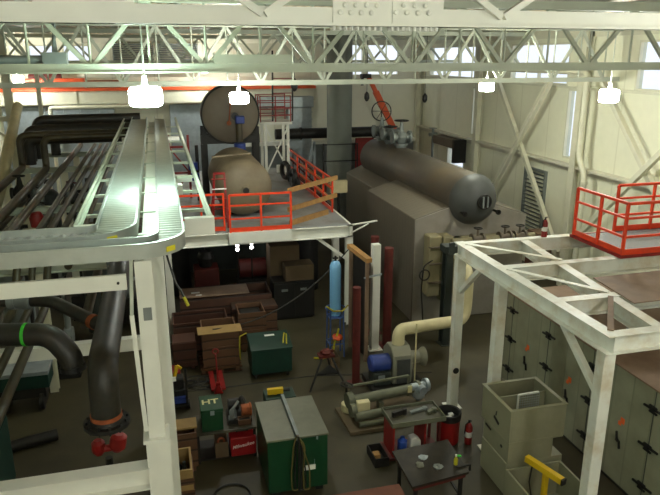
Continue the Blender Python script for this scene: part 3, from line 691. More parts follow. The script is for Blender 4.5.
# ------------------------------------------------------------------ cable trays on the left rack
def tray_path(xc, yc, ri, w, yfar, xend):
    """centre line with normals: along -Y, round a bend, along -X"""
    cx, cy = xc-w/2-ri, yc+w/2+ri; rc = ri+w/2
    L = []
    y = yfar
    while y > cy: L.append((V((xc, y, 0)), V((1, 0, 0)))); y -= .0275
    for k in range(17):
        a = -k/16*PI/2
        nrm = V((math.cos(a), math.sin(a), 0)); L.append((V((cx, cy, 0))+nrm*rc, nrm))
    x = cx
    while x > xend: L.append((V((x, yc, 0)), V((0, -1, 0)))); x -= .0275
    return L
def strip(mb, L, prof):
    rows = [[mb.bm.verts.new(p+nr*u+V((0,0,z))) for u, z in prof] for p, nr in L]
    n = len(prof)
    for A, B in zip(rows, rows[1:]):
        for k in range(n): mb.bm.faces.new([A[k], A[(k+1) % n], B[(k+1) % n], B[k]])
    mb.bm.faces.new(rows[0][::-1]); mb.bm.faces.new(rows[-1])
    return mb
def thin(L):
    out = [L[0]]
    for a, b, c in zip(L, L[1:], L[2:]):
        if (a[1]-b[1]).length > 1e-4 or (c[1]-b[1]).length > 1e-4: out.append(b)
    out.append(L[-1]); return out
def cable_tray(lb, xc, yc, ri, w, zt, stickers):
    t = thing('cable_tray', lb, 'cable tray', (xc, yc, zt-.16), group='cable trays on the left rack')
    L = tray_path(xc, yc, ri, w, 21.2, -5.)
    Ls = thin(L)
    for s, nm in ((1, 'outer'), (-1, 'inner')):
        a = s*w/2
        prof = [(a, zt-.16), (a, zt), (a-s*.025, zt), (a-s*.025, zt-.012), (a-s*.008, zt-.012), (a-s*.008, zt-.148), (a-s*.025, zt-.148), (a-s*.025, zt-.16)]
        o = obj('side_rail', strip(MB(), Ls, prof), m_alu, t)
        if s == 1:
            for (x, y, z, nx, ny) in stickers:
                q = MB().bar((x-ny*.06+nx*.004, y+nx*.06+ny*.004, z), (x+ny*.06+nx*.004, y-nx*.06+ny*.004, z), .004, .055)
                lab(obj('sticker', q, m_sticker, o), 'yellow warning sticker')
    mb = MB(); rows = []
    for i, (p, nr) in enumerate(L):
        z = zt-.075-(.016 if (i//2) % 2 else 0)
        rows.append([mb.bm.verts.new(p-nr*(w/2-.01)+V((0,0,z))), mb.bm.verts.new(p+nr*(w/2-.01)+V((0,0,z)))])
    for A, B in zip(rows, rows[1:]): mb.bm.faces.new([A[0], A[1], B[1], B[0]])
    o = obj('ribbed_floor', mb, m_alu, t, smooth=False)
    for p in o.data.polygons: p.use_smooth = False
    for k, i in enumerate((60, 180, 300)):
        p, nr = L[i]
        obj('splice_plate', MB().box(p.x+w/2, p.x+w/2+.004, p.y-.12, p.y+.12, zt-.13, zt-.03), m_alu, t)
    return t
cable_tray('wider left aluminium cable tray curving to the left above the black pipes', -.535, 7.175, .1, .45, 6.2, [(-0.5604, 7.0387, 6.135, 0.5446, -0.8387)])
cable_tray('narrower right aluminium cable tray curving to the left around the white column', .05, 6.65, .2, .30, 6.2, [(0.0346, 6.6284, 6.100, 0.6691, -0.7431)])

t = thing('tray_rack', 'white steel support rack carrying the two aluminium cable trays', 'rack', (-.25, 6.6, 0))
obj('column', MB().ibeam((-.25, 6.6, 4.0), (-.25, 6.6, 6.02), .17, .19, .014, up=(0,1,0)), m_white, t)
lab(obj('patch_plate', MB().box(-.285, -.2, 6.498, 6.505, 5.38, 5.52), m_galvd, t), 'dull grey patch')
obj('column_cap', MB().box(-.40, -.12, 6.45, 6.76, 3.96, 4.0), m_white, t)
obj('column', MB().ibeam((-.25, 6.6, 0), (-.25, 6.6, 3.96), .25, .25, .016, up=(0,1,0)), m_white, t)
obj('column', MB().ibeam((-.13, 7.5, 0), (-.13, 7.5, 5.8), .16, .18, .014, up=(0,1,0)), m_white, t)
for y in (13.3, 17.45, 20.5): obj('column', MB().ibeam((-.25, y, 0), (-.25, y, 5.82), .2, .2, .014, up=(0,1,0)), m_white, t)
obj('spine_beam', MB().ibeam((-.17, 7.3, 5.92), (-.17, 21.3, 5.92), .2, .2, .014), m_white, t)
cb = obj('beam', MB().box(-1.0, -.75, 7.5, 7.6, 6.03, 6.17).box(.22, .56, 7.5, 7.6, 6.03, 6.19).box(-1.0, .56, 7.5, 7.6, 5.99, 6.03), m_white, t)
obj('side_channel', MB().channel((-1.02, 7.6, 6.1), (-1.02, 21.3, 6.1), .05, .12, .008), m_truss, t)
obj('side_channel', MB().channel((.56, 7.6, 6.1), (.56, 21.3, 6.1), .05, .12, .008, side=-1), m_truss, t)
for y in (8.7, 10., 11.3, 12.9, 14.5, 16.2, 18., 19.8): obj('cross_strut', MB().bar((-1.03, y, 6.01), (.57, y, 6.01), .05, .04), m_truss, t)
for y in (12.5, 19.): obj('cross_beam', MB().box(-1.0, .55, y-.09, y+.09, 5.72, 5.82), m_white, t)
objs('bracket', MB().box(.22, .28, 9.6, 9.75, 6.05, 6.19), m_white, t)
obj('beam', MB().bar((-5., 6.52, 5.83), (-.42, 6.5, 5.82), .04, .16), m_white, t)
obj('bolt', MB().cyl((-.5, 6.485, 5.82), (-.5, 6.46, 5.82), .014, 8), m_dark, t)
obj('beam', MB().box(-4.6, -.25, 10.6, 10.75, 3.2, 3.42), m_white, t)
obj('hanger_angle', MB().bar((-.36, 6.58, 6.03), (-.40, 6.52, 5.45), .035, .05), m_truss, t)
objs('hanger_rod', MB().bar((-.40, 6.5, 5.45), (-.36, 6.5, 4.1), .045, .02), m_white, t)
obj('beam', MB().ibeam((-5., 6.55, 3.5), (-.36, 6.55, 3.52), .2, .26, .014), m_white, t)
obj('cable_tail', MB().sweep([(-.02, 7.05, 5.95), (.06, 6.98, 5.6), (.12, 6.95, 5.5), (.17, 6.95, 5.36)], .012, 8), m_hose, t)
lab(obj('cable_tip', MB().sweep([(.14, 6.95, 5.44), (.18, 6.95, 5.33)], .018, 8), m_tape, t), 'yellow cable end')

# big black pipe and its side branches
t = thing('header_pipe', 'big black pipe under the trays ending in a downward bolted flange', 'pipe', (-.8, 6.95, 3.95))
obj('pipe', MB().pipe([(-.76, 15.5, 4.7), (-.79, 6.93, 4.7), (-.80, 6.93, 4.06)], .165, .46, 24, 12), m_blackpipe, t)
lab(obj('rust_band', MB().cyl((-.8, 6.93, 4.09), (-.8, 6.93, 4.14), .174, 28), m_rust, t), 'orange rusty weld band')
fl = obj('flange', MB().lathe([(0, 0), (0, .255), (.045, .255), (.045, .19), (.1, .17), (.1, 0)], (-.8, 6.93, 4.0), (0,0,1), 36), m_dark, t)
for k in range(12):
    a = k*PI/6+.2
    obj('bolt', MB().cyl((-.8+.222*math.cos(a), 6.93+.222*math.sin(a), 3.97), (-.8+.222*math.cos(a), 6.93+.222*math.sin(a), 4.075), .014, 8), m_black, fl)
br = obj('branch_pipe', MB().pipe([(-3.4, 9.8, 4.66), (-1.66, 9.4, 4.66), (-.85, 8.2, 4.66)], .09, .25, 18), m_blackpipe, t)
obj('coupling', MB().lathe([(-.16, .1), (-.15, .13), (-.05, .13), (-.05, .115), (.05, .115), (.05, .13), (.15, .13), (.16, .1)], (-2.08, 9.5, 4.66), (1,-.23,0), 20), m_galvd, br)
obj('weld_collar', MB().cyl((-1.02, 8.45, 4.66), (-.97, 8.375, 4.66), .1, 18), m_rust, br)
for y in (10.5, 14.): obj('hanger', MB().cyl((-.95, y, 4.68), (-.95, y, 5.7), .012, 8).cyl((-.57, y, 4.68), (-.57, y, 5.7), .012, 8).bar((-1.0, y, 4.52), (-.5, y, 4.52), .05), m_galvd, t)
t = thing('elbow_pipe', 'black pipe with a green band turning down at left under the trays', 'pipe', (-1.2, 7.6, 4.1))
obj('pipe', MB().pipe([(-4., 8.3, 4.85), (-1.4, 7.67, 4.85), (-1.2, 7.56, 4.6), (-1.18, 7.55, 4.44)], .135, .3, 20, 10), m_blackpipe, t)
obj('end_collar', MB().cyl((-1.185, 7.555, 4.48), (-1.18, 7.55, 4.42), .15, 20), m_black, t)
lab(obj('green_band', MB().cyl((-1.70, 7.742, 4.85), (-1.665, 7.734, 4.85), .138, 24), m_greenband, t), 'bright green tape band')
t = thing('valve_stand', 'red valve body on a stand below the flange of the big black pipe', 'valve', (-.95, 8.25, 0))
obj('stand', MB().cyl((-.97, 8.2, 0), (-.97, 8.2, 2.75), .05, 10).box(-1.15, -.8, 8.0, 8.4, 0, .03), m_dark, t)
obj('body', MB().lathe([(0, 0), (0, .05), (.06, .09), (.18, .09), (.22, .05), (.22, 0)], (-1.09, 8.2, 2.82), (0,0,1), 16).lathe([(0, 0), (0, .06), (.06, .11), (.22, .11), (.26, .06), (.26, 0)], (-.86, 8.2, 2.84), (.2,0,1), 16).cyl((-1.09, 8.2, 2.9), (-.86, 8.2, 2.9), .05, 10), m_red, t)

# pipes running along the rack
def rpipe(lb, pts, r, m, bend=.25, supp=None):
    t = tag(obj('process_pipe', MB().pipe(pts, r, bend, 14, 8), m, loc=pts[0]), lb, 'pipe', 'process pipes along the left rack')
rpipe('bare pipe with a high elbow, outermost left of the lengthwise pipes', [(-4.0, 4.5, 4.25), (-4.0, 10.35, 4.25), (-4.0, 10.95, 4.8), (-4.0, 21., 4.8), (-4.0, 21., 5.75), (-1.0, 21.2, 5.75)], .1, m_oldpipe)
rpipe('bare pipe with a high elbow, second from the left of the lengthwise pipes', [(-3.28, 4.5, 4.25), (-3.28, 10.35, 4.25), (-3.28, 10.95, 4.8), (-3.28, 20.6, 4.8), (-3.28, 20.6, 5.7), (-1.0, 20.8, 5.7)], .1, m_oldpipe)
rpipe('bare pipe, third from the left, running straight beneath the trays', [(-2.85, 4.5, 4.25), (-2.85, 10.35, 4.25), (-2.85, 10.95, 4.8), (-2.85, 26, 4.8)], .09, m_oldpipe)
rpipe('bare pipe, fourth from the left, running straight beneath the trays', [(-2.36, 4.5, 4.25), (-2.36, 10.35, 4.25), (-2.36, 10.95, 4.8), (-2.36, 26, 4.8)], .06, m_oldpipe)
rpipe('bare pipe, fifth from the left, running straight beneath the trays', [(-2.13, 4.5, 4.25), (-2.13, 10.35, 4.25), (-2.13, 10.95, 4.8), (-2.13, 26, 4.8)], .055, m_oldpipe)
rpipe('bare pipe, sixth from the left, just left of the tray support channel', [(-1.9, 4.5, 4.25), (-1.9, 10.35, 4.25), (-1.9, 10.95, 4.8), (-1.9, 26, 4.8)], .06, m_oldpipe)
rpipe('bare pipe, seventh from the left, partly under the left tray', [(-1.55, 10.6, 4.78), (-1.55, 26, 4.78)], .06, m_oldpipe)
rpipe('lower bare pipe sloping toward the camera at the left edge', [(-2.61, 4.6, 4.2), (-2.61, 20, 4.2)], .07, m_oldpipe)
rpipe('lower bare pipe beside the big black pipe', [(-1.2, 9.0, 4.4), (-1.2, 24, 4.4)], .07, m_oldpipe)
rpipe('lower bare pipe deep below the outer pipes at left', [(-3.7, 12, 4.2), (-3.7, 24, 4.2)], .08, m_oldpipe)
for k, (x0, y, z, r, lb) in enumerate(((-4.0, 24.2, 5.9, .17, 'topmost thick black pipe lying crosswise at the back of the rack'), (-4.2, 23.6, 5.62, .19, 'thick black pipe lying crosswise just below the topmost one'), (-4.1, 22.9, 5.4, .17, 'thick black pipe lying crosswise, lowest of the black ones'), (-3.6, 25.0, 5.55, .16, 'thick black pipe lying crosswise behind the others'))):
    tag(obj('black_pipe', MB().pipe([(x0, y, 4.6), (x0, y, z), (-.6, y+.2, z)], r, .3, 18, 8), m_blackpipe, loc=(x0, y, z)), lb, 'pipe', 'black pipes across the back of the rack')
t = thing('pipe_rack', 'grey and white steel rack that carries the lengthwise pipes at left', 'rack', (-2.6, 15.8, 0))
for y in (11.2, 15.8, 21.6, 25): obj('cross_beam', MB().ibeam((-4.75, y, 4.6), (-1.0, y, 4.6), .16, .16, .012), m_truss, t)
for y in (15.8, 21.6, 25):
    for x in (-4.65, -2.95): obj('column', MB().ibeam((x, y, 0), (x, y, 4.52), .2, .2, .014, up=(0,1,0)), m_cream, t)
for (x, y, a, lb) in ((-3.64, 18.4, 0, 'dark gate valve between the two left elbow pipes'), (-2.5, 19.6, .4, 'dark gate valve low on the pipes at the middle of the rack'), (-3.5, 19.4, 1.2, 'dark gate valve just under the second high elbow'), (-2.95, 17.0, .8, 'dark gate valve nearer the camera among the rack pipes')):
    t = thing('gate_valve', lb, 'valve', (x, y, 4.0), group='gate valves among the rack pipes')
    z = 4.35 if a == 0 else 3.9
    obj('body', MB().lathe([(0, .07), (.1, .15), (.3, .15), (.4, .08), (.62, .04), (.62, 0)], (x, y, z), (0,0,1), 14).cyl((x-.22, y, z+.18), (x+.22, y, z+.18), .09, 12).cyl((x-.24, y, z+.18), (x-.18, y, z+.18), .15, 14).cyl((x+.18, y, z+.18), (x+.24, y, z+.18), .15, 14), m_galvd if a > .5 else m_dark, t)
    obj('handwheel', MB().torus((x, y, z+.63), (a*.5,.3,1), .15, .018, 20, 6).bar((x-.15, y, z+.63), (x+.15, y, z+.63), .02), m_dred if a == .4 else m_dark, t)
tag(obj('drain_hopper', MB().lathe([(0, 0), (0, .14), (.2, .16), (.32, .1), (.32, 0)], (-2.75, 15.2, 4.36), (0,0,1), 16), m_red, loc=(-2.75, 15.2, 4.36)), 'small red valve body among the pipes above the grey crossbeam', 'valve')
for k, (x, y, h, r, m, lb) in enumerate(((-3.9, 17.6, 3.2, .38, m_galvd, 'grey upright vessel under the pipe rack, nearest on the left'), (-2.0, 18.4, 2.6, .34, m_teal, 'dark teal upright vessel under the middle of the pipe rack'), (-3.8, 21.8, 3.4, .38, m_dark, 'dark upright vessel under the pipe rack behind the grey one'), (-1.7, 22.4, 3.0, .4, m_galv, 'pale grey upright vessel under the rear of the pipe rack'), (-3.9, 24.0, 3.6, .36, m_teal, 'dark teal vessel at the rear left under the pipe rack'))):
    t = thing('process_vessel', lb, 'tank', (x, y, 0), group='vessels under the pipe rack')
    obj('shell', MB().lathe([(.3, 0), (.34, r*.6), (.45, r), (h-.2, r), (h-.06, r*.6), (h, 0)], (x, y, 0), (0,0,1), 26), m, t)
    for a in range(3): obj('leg', MB().bar((x+r*.7*math.cos(a*2.1), y+r*.7*math.sin(a*2.1), 0), (x+r*.7*math.cos(a*2.1), y+r*.7*math.sin(a*2.1), .5), .07), m_dark, t)
    obj('top_nozzle', MB().cyl((x, y, h-.02), (x, y, h+.3), .07, 12).cyl((x, y, h+.26), (x, y, h+.32), .13, 14), m_dark, t)
for k, (x, y, m, lb) in enumerate(((-2.9, 16.6, m_dred, 'red pump set on the floor under the pipe rack, nearest the camera'), (-2.5, 20.6, m_teal, 'dark teal pump set on the floor under the pipe rack'), (-1.5, 20.0, m_dred, 'red pump set on the floor under the rack beside the trays'))):
    t = thing('pump_set', lb, 'pump', (x, y, 0), group='pump sets under the pipe rack')
    obj('base', MB().box(x-.5, x+.5, y-.25, y+.25, 0, .8), m_dark, t, bevel=.02)
    obj('motor', MB().cyl((x-.45, y, 1.05), (x+.1, y, 1.05), .22, 18), m, t)
    obj('volute', MB().cyl((x+.2, y, 1.05), (x+.4, y, 1.05), .28, 20).cyl((x+.3, y, 1.2), (x+.3, y, 1.9), .08, 12), m_galvd, t)
for k, (x, y, m, lb) in enumerate(((-3.45, 16.8, m_dark, 'thin dark riser pipe rising between the elbow pipes of the rack'), (-3.0, 18.9, m_galvd, 'thin grey riser pipe under the middle of the rack'), (-2.7, 21.0, m_dark, 'thin dark riser pipe toward the back of the rack'), (-1.75, 17.3, m_oldpipe, 'thin rusty riser pipe beside the trays'))):
    t = thing('riser_pipe', lb, 'pipe', (x, y, 0), group='riser pipes under the rack')
    obj('pipe', MB().pipe([(x, y, 0), (x, y, 4.0), (x+.45, y, 4.0), (x+.45, y, 4.4)], .05, .1, 10), m, t)
    obj('valve_body', MB().lathe([(0, .06), (.08, .12), (.2, .12), (.3, .06)], (x, y, 3.3), (0,0,1), 12).cyl((x-.2, y, 3.42), (x, y, 3.42), .03, 8), m_dark, t)
    obj('handwheel', MB().torus((x-.2, y, 3.42), (1,0,0), .12, .018, 16, 6), m_red if k % 2 else m_dark, t)
tag(obj('lagged_pipe', MB().pipe([(-5.02, 26.9, 6.2), (-4.3, 19., 4.45), (-4.3, 17.5, 3.95), (-4.3, 17.3, 3.2)], .17, .5, 20), m_creampipe, loc=(-4.5, 22, 5)), 'thick cream lagged pipe leaning down toward the camera at far left', 'pipe')
t = thing('cream_post', 'cream steel column with a knee brace at the far left edge', 'column', (-5.42, 27.5, 0))
obj('shaft', MB().ibeam((-5.42, 27.5, 0), (-5.42, 27.5, 8.9), .27, .27, .018, up=(0,1,0)), m_cream, t)
obj('knee_brace', MB().bar((-5.5, 27.5, 4.9), (-6.6, 27.5, 5.7), .11), m_cream, t)
obj('side_arm', MB().bar((-5.55, 27.5, 5.7), (-7.4, 27.5, 5.7), .13, .18), m_cream, t)
tag(obj('cream_post', MB().bar((-4.25, 27., 0), (-4.25, 27., 7.8), .14), m_cream, loc=(-4.25, 27, 0)), 'slim cream post right of the braced column at far left', 'column')

# ------------------------------------------------------------------ right frame, panel wall and platform
t = thing('equipment_frame', 'white steel frame over the insulated panel enclosure at right', 'frame', (6.1, 10, 0))
zt = 4.04; zb = zt-.15
obj('beam', MB().ibeam((6.29, 7.45, zb), (6.29, 12.75, zb), .22, .30, .016), m_frame, t)
obj('beam', MB().ibeam((7.2, 7.5, zb-.008), (7.8, 12.6, zb-.008), .2, .28, .014), m_frame, t)
obj('beam', MB().ibeam((11.7, 7.4, zb), (11.7, 12.75, zb), .22, .30, .016), m_frame, t)
zb -= .004
for (x, y, x2, y2) in ((6.29, 7.56, 11.7, 7.56), (6.29, 9.0, 11.7, 9.0), (6.29, 10.85, 11.7, 10.85), (6.29, 12.62, 11.7, 12.6)):
    obj('cross_beam', MB().ibeam((x, y, zb), (x2, y2, zb), .2, .30, .014), m_frame, t)
zb += .004
obj('flat_brace', MB().bar((6.35, 12.5, zt+.01), (7.7, 10.95, zt+.01), .12, .012), m_frame, t)
obj('flat_brace', MB().bar((6.35, 10.7, zt+.01), (7.4, 9.1, zt+.01), .12, .012), m_frame, t)
obj('flat_brace', MB().bar((7.3, 8.9, zt+.01), (6.35, 7.65, zt+.01), .09, .012), m_plyb, t)
for x, y in ((6.29, 12.6), (6.29, 10.78), (6.29, 7.6), (11.75, 12.6), (11.75, 10.78), (11.75, 7.6)):
    cl = obj('column', MB().box(x-.1, x+.1, y-.1, y+.1, .02, zb-.15), m_frame, t, bevel=.01)
    obj('base_plate', MB().box(x-.18, x+.18, y-.18, y+.18, 0, .02), m_frame, cl)
obj('cable_hole', MB().cyl((6.29, 12.49, .98), (6.29, 12.50, .98), .075, 16), m_black, t)
obj('knee_brace', MB().bar((6.29, 12.5, 2.95), (6.29, 11.65, zb-.16), .1), m_frame, t)
obj('knee_brace', MB().bar((6.29, 7.7, 3.0), (6.29, 8.7, zb-.16), .1), m_frame, t)
obj('corner_clip', MB().box(6.08, 6.2, 12.72, 12.78, zt-.3, zt-.02), m_teal, t)
tag(obj('plywood_sheet', MB().prism([(7.45, 8.5), (9.6, 8.55), (9.6, 9.85), (7.6, 9.8)], 'z', zt+.004, zt+.022), m_plyb, loc=(8.5, 9, zt)), 'brown plywood sheet lying on top of the white frame at right', 'plywood')

t = thing('panel_enclosure', 'long grey-green insulated panel enclosure with black latches at right', 'enclosure', (9.8, 9.4, 0))
obj('panel_wall', MB().box(8.05, 11.5, 5.5, 13.45, .1, 2.42), m_panel, t)
obj('base_rail', MB().box(8.1, 11.45, 5.55, 13.4, 0, .1), m_dark, t)
obj('roof_sheet', MB().box(8.03, 11.55, 5.48, 13.47, 2.42, 2.45), m_plyb, t)
jm = MB()
for y in (13.15, 11.6, 10.05, 8.35, 6.75): jm.box(8.044, 8.05, y-.008, y+.008, .1, 2.42)
objs('panel_joint', jm, m_teal, t)
for y in (13.15, 11.6, 10.05, 8.35, 6.75):
    for z in (.5, 1.3, 2.06):
        q = MB().bar((8.035, y-.24, z+.02), (8.035, y+.24, z-.02), .03, .035).bar((8.02, y-.09, z+.05), (8.02, y+.09, z+.05), .03, .035).bar((8.02, y-.1, z-.05), (8.02, y+.08, z-.055), .03, .03).cyl((8.05, y, z), (7.99, y, z), .05, 10)
        obj('latch', q, m_black, t)
for y in (12.4, 10.75, 9.08, 7.5):
    obj('pull_handle', MB().bar((8.02, y-.06, .85), (8.02, y-.03, 1.0), .03, .03).bar((8.0, y-.03, 1.0), (8.0, y+.03, 1.02), .03, .05).bar((8.02, y+.03, 1.0), (8.02, y+.06, 1.16), .03, .03), m_black, t)
    lab(obj('orange_sticker', MB().box(8.046, 8.05, y-.08, y+.03, 1.36, 1.48).box(8.046, 8.05, y-.0, y+.08, 1.3, 1.38), m_orangel, t), 'orange sticker')
for x, y, lb in ((9.0, 11.8, 'dark pipe fitting on the enclosure roof under the far frame bay'), (7.75+.9, 9.9, 'dark pipe fitting on the enclosure roof under the second frame bay')):
    t = thing('roof_fitting', lb, 'fitting', (x, y, 2.45), group='fittings on the enclosure roof')
    obj('body', MB().cyl((x, y, 2.45), (x, y, 2.75), .09, 12).cyl((x-.2, y, 2.62), (x+.2, y, 2.62), .06, 10).cyl((x-.22, y, 2.62), (x-.17, y, 2.62), .11, 12), m_dark, t)
    obj('lever', MB().bar((x, y, 2.78), (x+.12, y+.2, 2.82), .04, .02), m_galvd, t)

t = thing('service_platform', 'grey service platform behind the red guardrail on the right frame', 'platform', (9.9, 11.4, zt))
obj('floor_grating', MB().box(8.95, 11.65, 10.75, 12.4, zt+.01, zt+.06), m_grate, t)
obj('edge_frame', MB().box(8.9, 11.7, 10.7, 10.75, zt+.005, zt+.07).box(8.9, 11.7, 12.4, 12.45, zt+.005, zt+.07).box(8.9, 8.95, 10.75, 12.4, zt+.005, zt+.07), m_red, t)
rail('red guardrail around the near corner of the service platform at right', [(8.95, 12.38), (8.95, 10.73), (11.6, 10.73)], [(8.95, 12.38), (8.95, 11.55), (8.95, 10.74), (10.15, 10.73), (11.5, 10.73)], h=1.08, z=zt+.06)
rail('red guardrail along the far side of the service platform at right', [(10.03, 12.41), (11.65, 12.41)], [(10.03, 12.41), (11.0, 12.41), (11.63, 12.41)], h=1.08, z=zt+.06)
def extinguisher(lb, x, y, z, k=1.):
    t = thing('fire_extinguisher', lb, 'fire extinguisher', (x, y, z))
    obj('body', MB().lathe([(0, 0), (0, .075*k), (.38*k, .075*k), (.44*k, .05*k), (.47*k, .025*k), (.47*k, 0)], (x, y, z), (0,0,1), 20), m_red, t)
    obj('valve_head', MB().cyl((x, y, z+.46*k), (x, y, z+.53*k), .022*k, 10).bar((x, y, z+.53*k), (x, y-.09*k, z+.56*k), .02, .02), m_black, t)
    obj('hose', MB().sweep([(x, y, z+.5*k), (x-.08*k, y-.02, z+.46*k), (x-.1*k, y-.02, z+.25*k)], .012*k, 8), m_black, t)
    lab(obj('label_band', MB().cyl((x, y, z+.16*k), (x, y, z+.28*k), .0765*k, 20), m_whitepl, t), 'pale paper label')
extinguisher('red fire extinguisher standing on the floor right of the red bin', 5.97, 11.1, 0, 1.05)
extinguisher('dark red fire extinguisher on the far corner of the white frame', 8.35, 12.62, zt, .85)

# grey duct boxes beside the enclosure
for nm, a, lb in (('duct_box', (5.78, 6.92, 9.22, 10.28, 1.17, 1.85), 'open-topped grey sheet box on top of the stack beside the enclosure'),):
    t = thing(nm, lb, 'box', (6.35, 9.75, 1.17))
    obj('shell', MB().openbox(*a, .035), m_box, t, bevel=.006)
    obj('rim', MB().box(5.76, 6.94, 9.2, 9.27, 1.845, 1.865).box(5.76, 6.94, 10.23, 10.3, 1.845, 1.865).box(5.76, 5.83, 9.27, 10.23, 1.845, 1.865).box(6.87, 6.94, 9.27, 10.23, 1.845, 1.865), m_box, t)
    obj('divider', MB().box(5.82, 6.88, 9.86, 9.89, 1.2, 1.78), m_box, t)
    lab(obj('white_angle', MB().bar((6.28, 9.82, 1.8), (6.72, 9.84, 1.8), .03).bar((6.28, 9.82, 1.8), (6.28, 9.82, 1.5), .03), m_whitepl, t), 'white angle strip')
    mp = MB()
    for k in range(10): mp.bar((6.3+k*.05, 9.85, 1.35), (6.3+k*.05, 9.85, 1.78), .008)
    for k in range(9): mp.bar((6.3, 9.85, 1.36+k*.05), (6.75, 9.85, 1.36+k*.05), .008)
    obj('mesh_panel', mp, m_galv, t)
    obj('latch', MB().bar((5.775, 9.78, 1.45), (5.775, 9.6, 1.38), .02, .05).bar((5.775, 9.72, 1.5), (5.775, 9.7, 1.6), .02, .02), m_black, t)
t = thing('duct_box', 'grey sheet box in the middle of the stack beside the enclosure', 'box', (6.3, 9.75, .72))
obj('shell', MB().box(5.83, 6.76, 9.29, 10.24, .72, 1.169), m_box, t, bevel=.006)
objs('latch', MB().bar((5.79, 10.1, 1.1), (5.79, 9.9, 1.08), .02, .03).bar((5.79, 9.5, 1.0), (5.79, 9.45, .98), .02, .03), m_black, t)
t = thing('duct_box', 'grey sheet box at the bottom of the stack beside the enclosure', 'box', (6.4, 9.75, 0))
obj('shell', MB().box(5.81, 7.0, 9.3, 10.24, .06, .718), m_box, t, bevel=.006)
obj('skid', MB().box(5.85, 5.95, 9.3, 10.24, 0, .06).box(6.85, 6.95, 9.3, 10.24, 0, .06), m_wood, t)
t = thing('duct_box', 'open grey sheet box on the floor in front of the stack, holding a yellow hoist', 'box', (6.2, 8.6, 0))
obj('shell', MB().openbox(5.72, 6.86, 7.86, 9.15, 0, .72, .04), m_box, t, bevel=.006)
t = thing('hoist_stand', 'yellow T-shaped lifting stand inside the open grey box', 'hoist', (6.03, 8.4, .04))
obj('post', MB().bar((6.03, 8.38, .04), (6.03, 8.38, 1.2), .08), m_yellow, t)
obj('crossbar', MB().bar((5.85, 8.72, 1.22), (6.12, 8.02, 1.18), .1, .11), m_yellow, t)
obj('end_cap', MB().bar((6.115, 8.03, 1.18), (6.125, 8.0, 1.178), .105, .115), m_dark, t)
obj('foot', MB().box(5.85, 6.2, 8.2, 8.56, .04, .08), m_yellow, t)
obj('hook_chain', MB().sweep([(5.9, 8.6, 1.16), (5.88, 8.62, .8), (5.95, 8.6, .45)], .012, 6), m_dark, t)
tag(obj('hose_coil', MB().torus((6.25, 8.7, .1), (0,0,1), .22, .035).torus((6.27, 8.72, .16), (.1,0,1), .2, .035), m_black, loc=(6.25, 8.7, .04)), 'black hose coil lying inside the open grey box', 'hose')

# ------------------------------------------------------------------ floor: tool boxes, crates, benches
t = thing('gang_box', 'big green tool chest with a grey two-leaf lid in the foreground', 'tool chest', (2.1, 11.0, 0))
obj('body', MB().box(1.52, 2.66, 10.36, 11.78, .1, 1.2), m_green, t, bevel=.01)
obj('lid', MB().box(1.5, 2.04, 10.34, 11.8, 1.2, 1.24), m_lid, t, bevel=.006)
obj('lid', MB().box(2.13, 2.68, 10.34, 11.8, 1.2, 1.24), m_lid, t, bevel=.006)
obj('lock_bar', MB().box(2.05, 2.12, 10.28, 11.9, 1.2, 1.29), m_galvd, t, bevel=.008)
objs('skid_foot', MB().box(1.6, 1.75, 10.4, 11.74, 0, .1).box(2.43, 2.58, 10.4, 11.74, 0, .1), m_dark, t)
pl = obj('name_plate', MB().box(2.2, 2.42, 10.345, 10.36, .5, .6), m_whitepl, t)
obj('lid_hinge', MB().box(2.44, 2.47, 10.33, 10.36, 1.14, 1.2), m_galv, t)
obj('plate_wire', MB().cyl((2.4, 10.345, .6), (2.4, 10.345, .72), .005, 6), m_galv, t)
t = thing('cable_loops', 'yellow and black cable loops hanging over the front of the green chest', 'cable', (2.08, 10.3, .1))
for i, (x, w, m) in enumerate(((2.06, .05, m_hose), (2.03, .09, m_cabley), (2.18, .05, m_hose), (2.24, .08, m_cabley), (2.1, .03, m_hose))):
    y = 10.3-.012*i
    obj('cable', MB().pipe([(2.06, y+.02, 1.31), (x-w*.4, y, 1.1), (x-w, y, .5), (x-w*.8, y, .14), (x+w*.6, y, .14), (x+w*.6, y, .6), (2.09, y+.02, 1.3)], .014, .12, 8), m, t)
t = thing('drill_case', 'small green case with a yellow drill behind the big green chest', 'tool case', (2.05, 12.3, 0))
obj('crate', MB().box(1.8, 2.45, 12.25, 12.7, 0, 1.0), m_dgreen, t, bevel=.01)
obj('drill', MB().bar((1.86, 12.45, 1.08), (2.2, 12.43, 1.09), .09, .12).bar((2.02, 12.45, 1.0), (2.06, 12.45, 1.12), .07), m_yellow, t)
obj('drill_chuck', MB().cyl((2.2, 12.43, 1.09), (2.34, 12.42, 1.09), .04, 10), m_black, t)

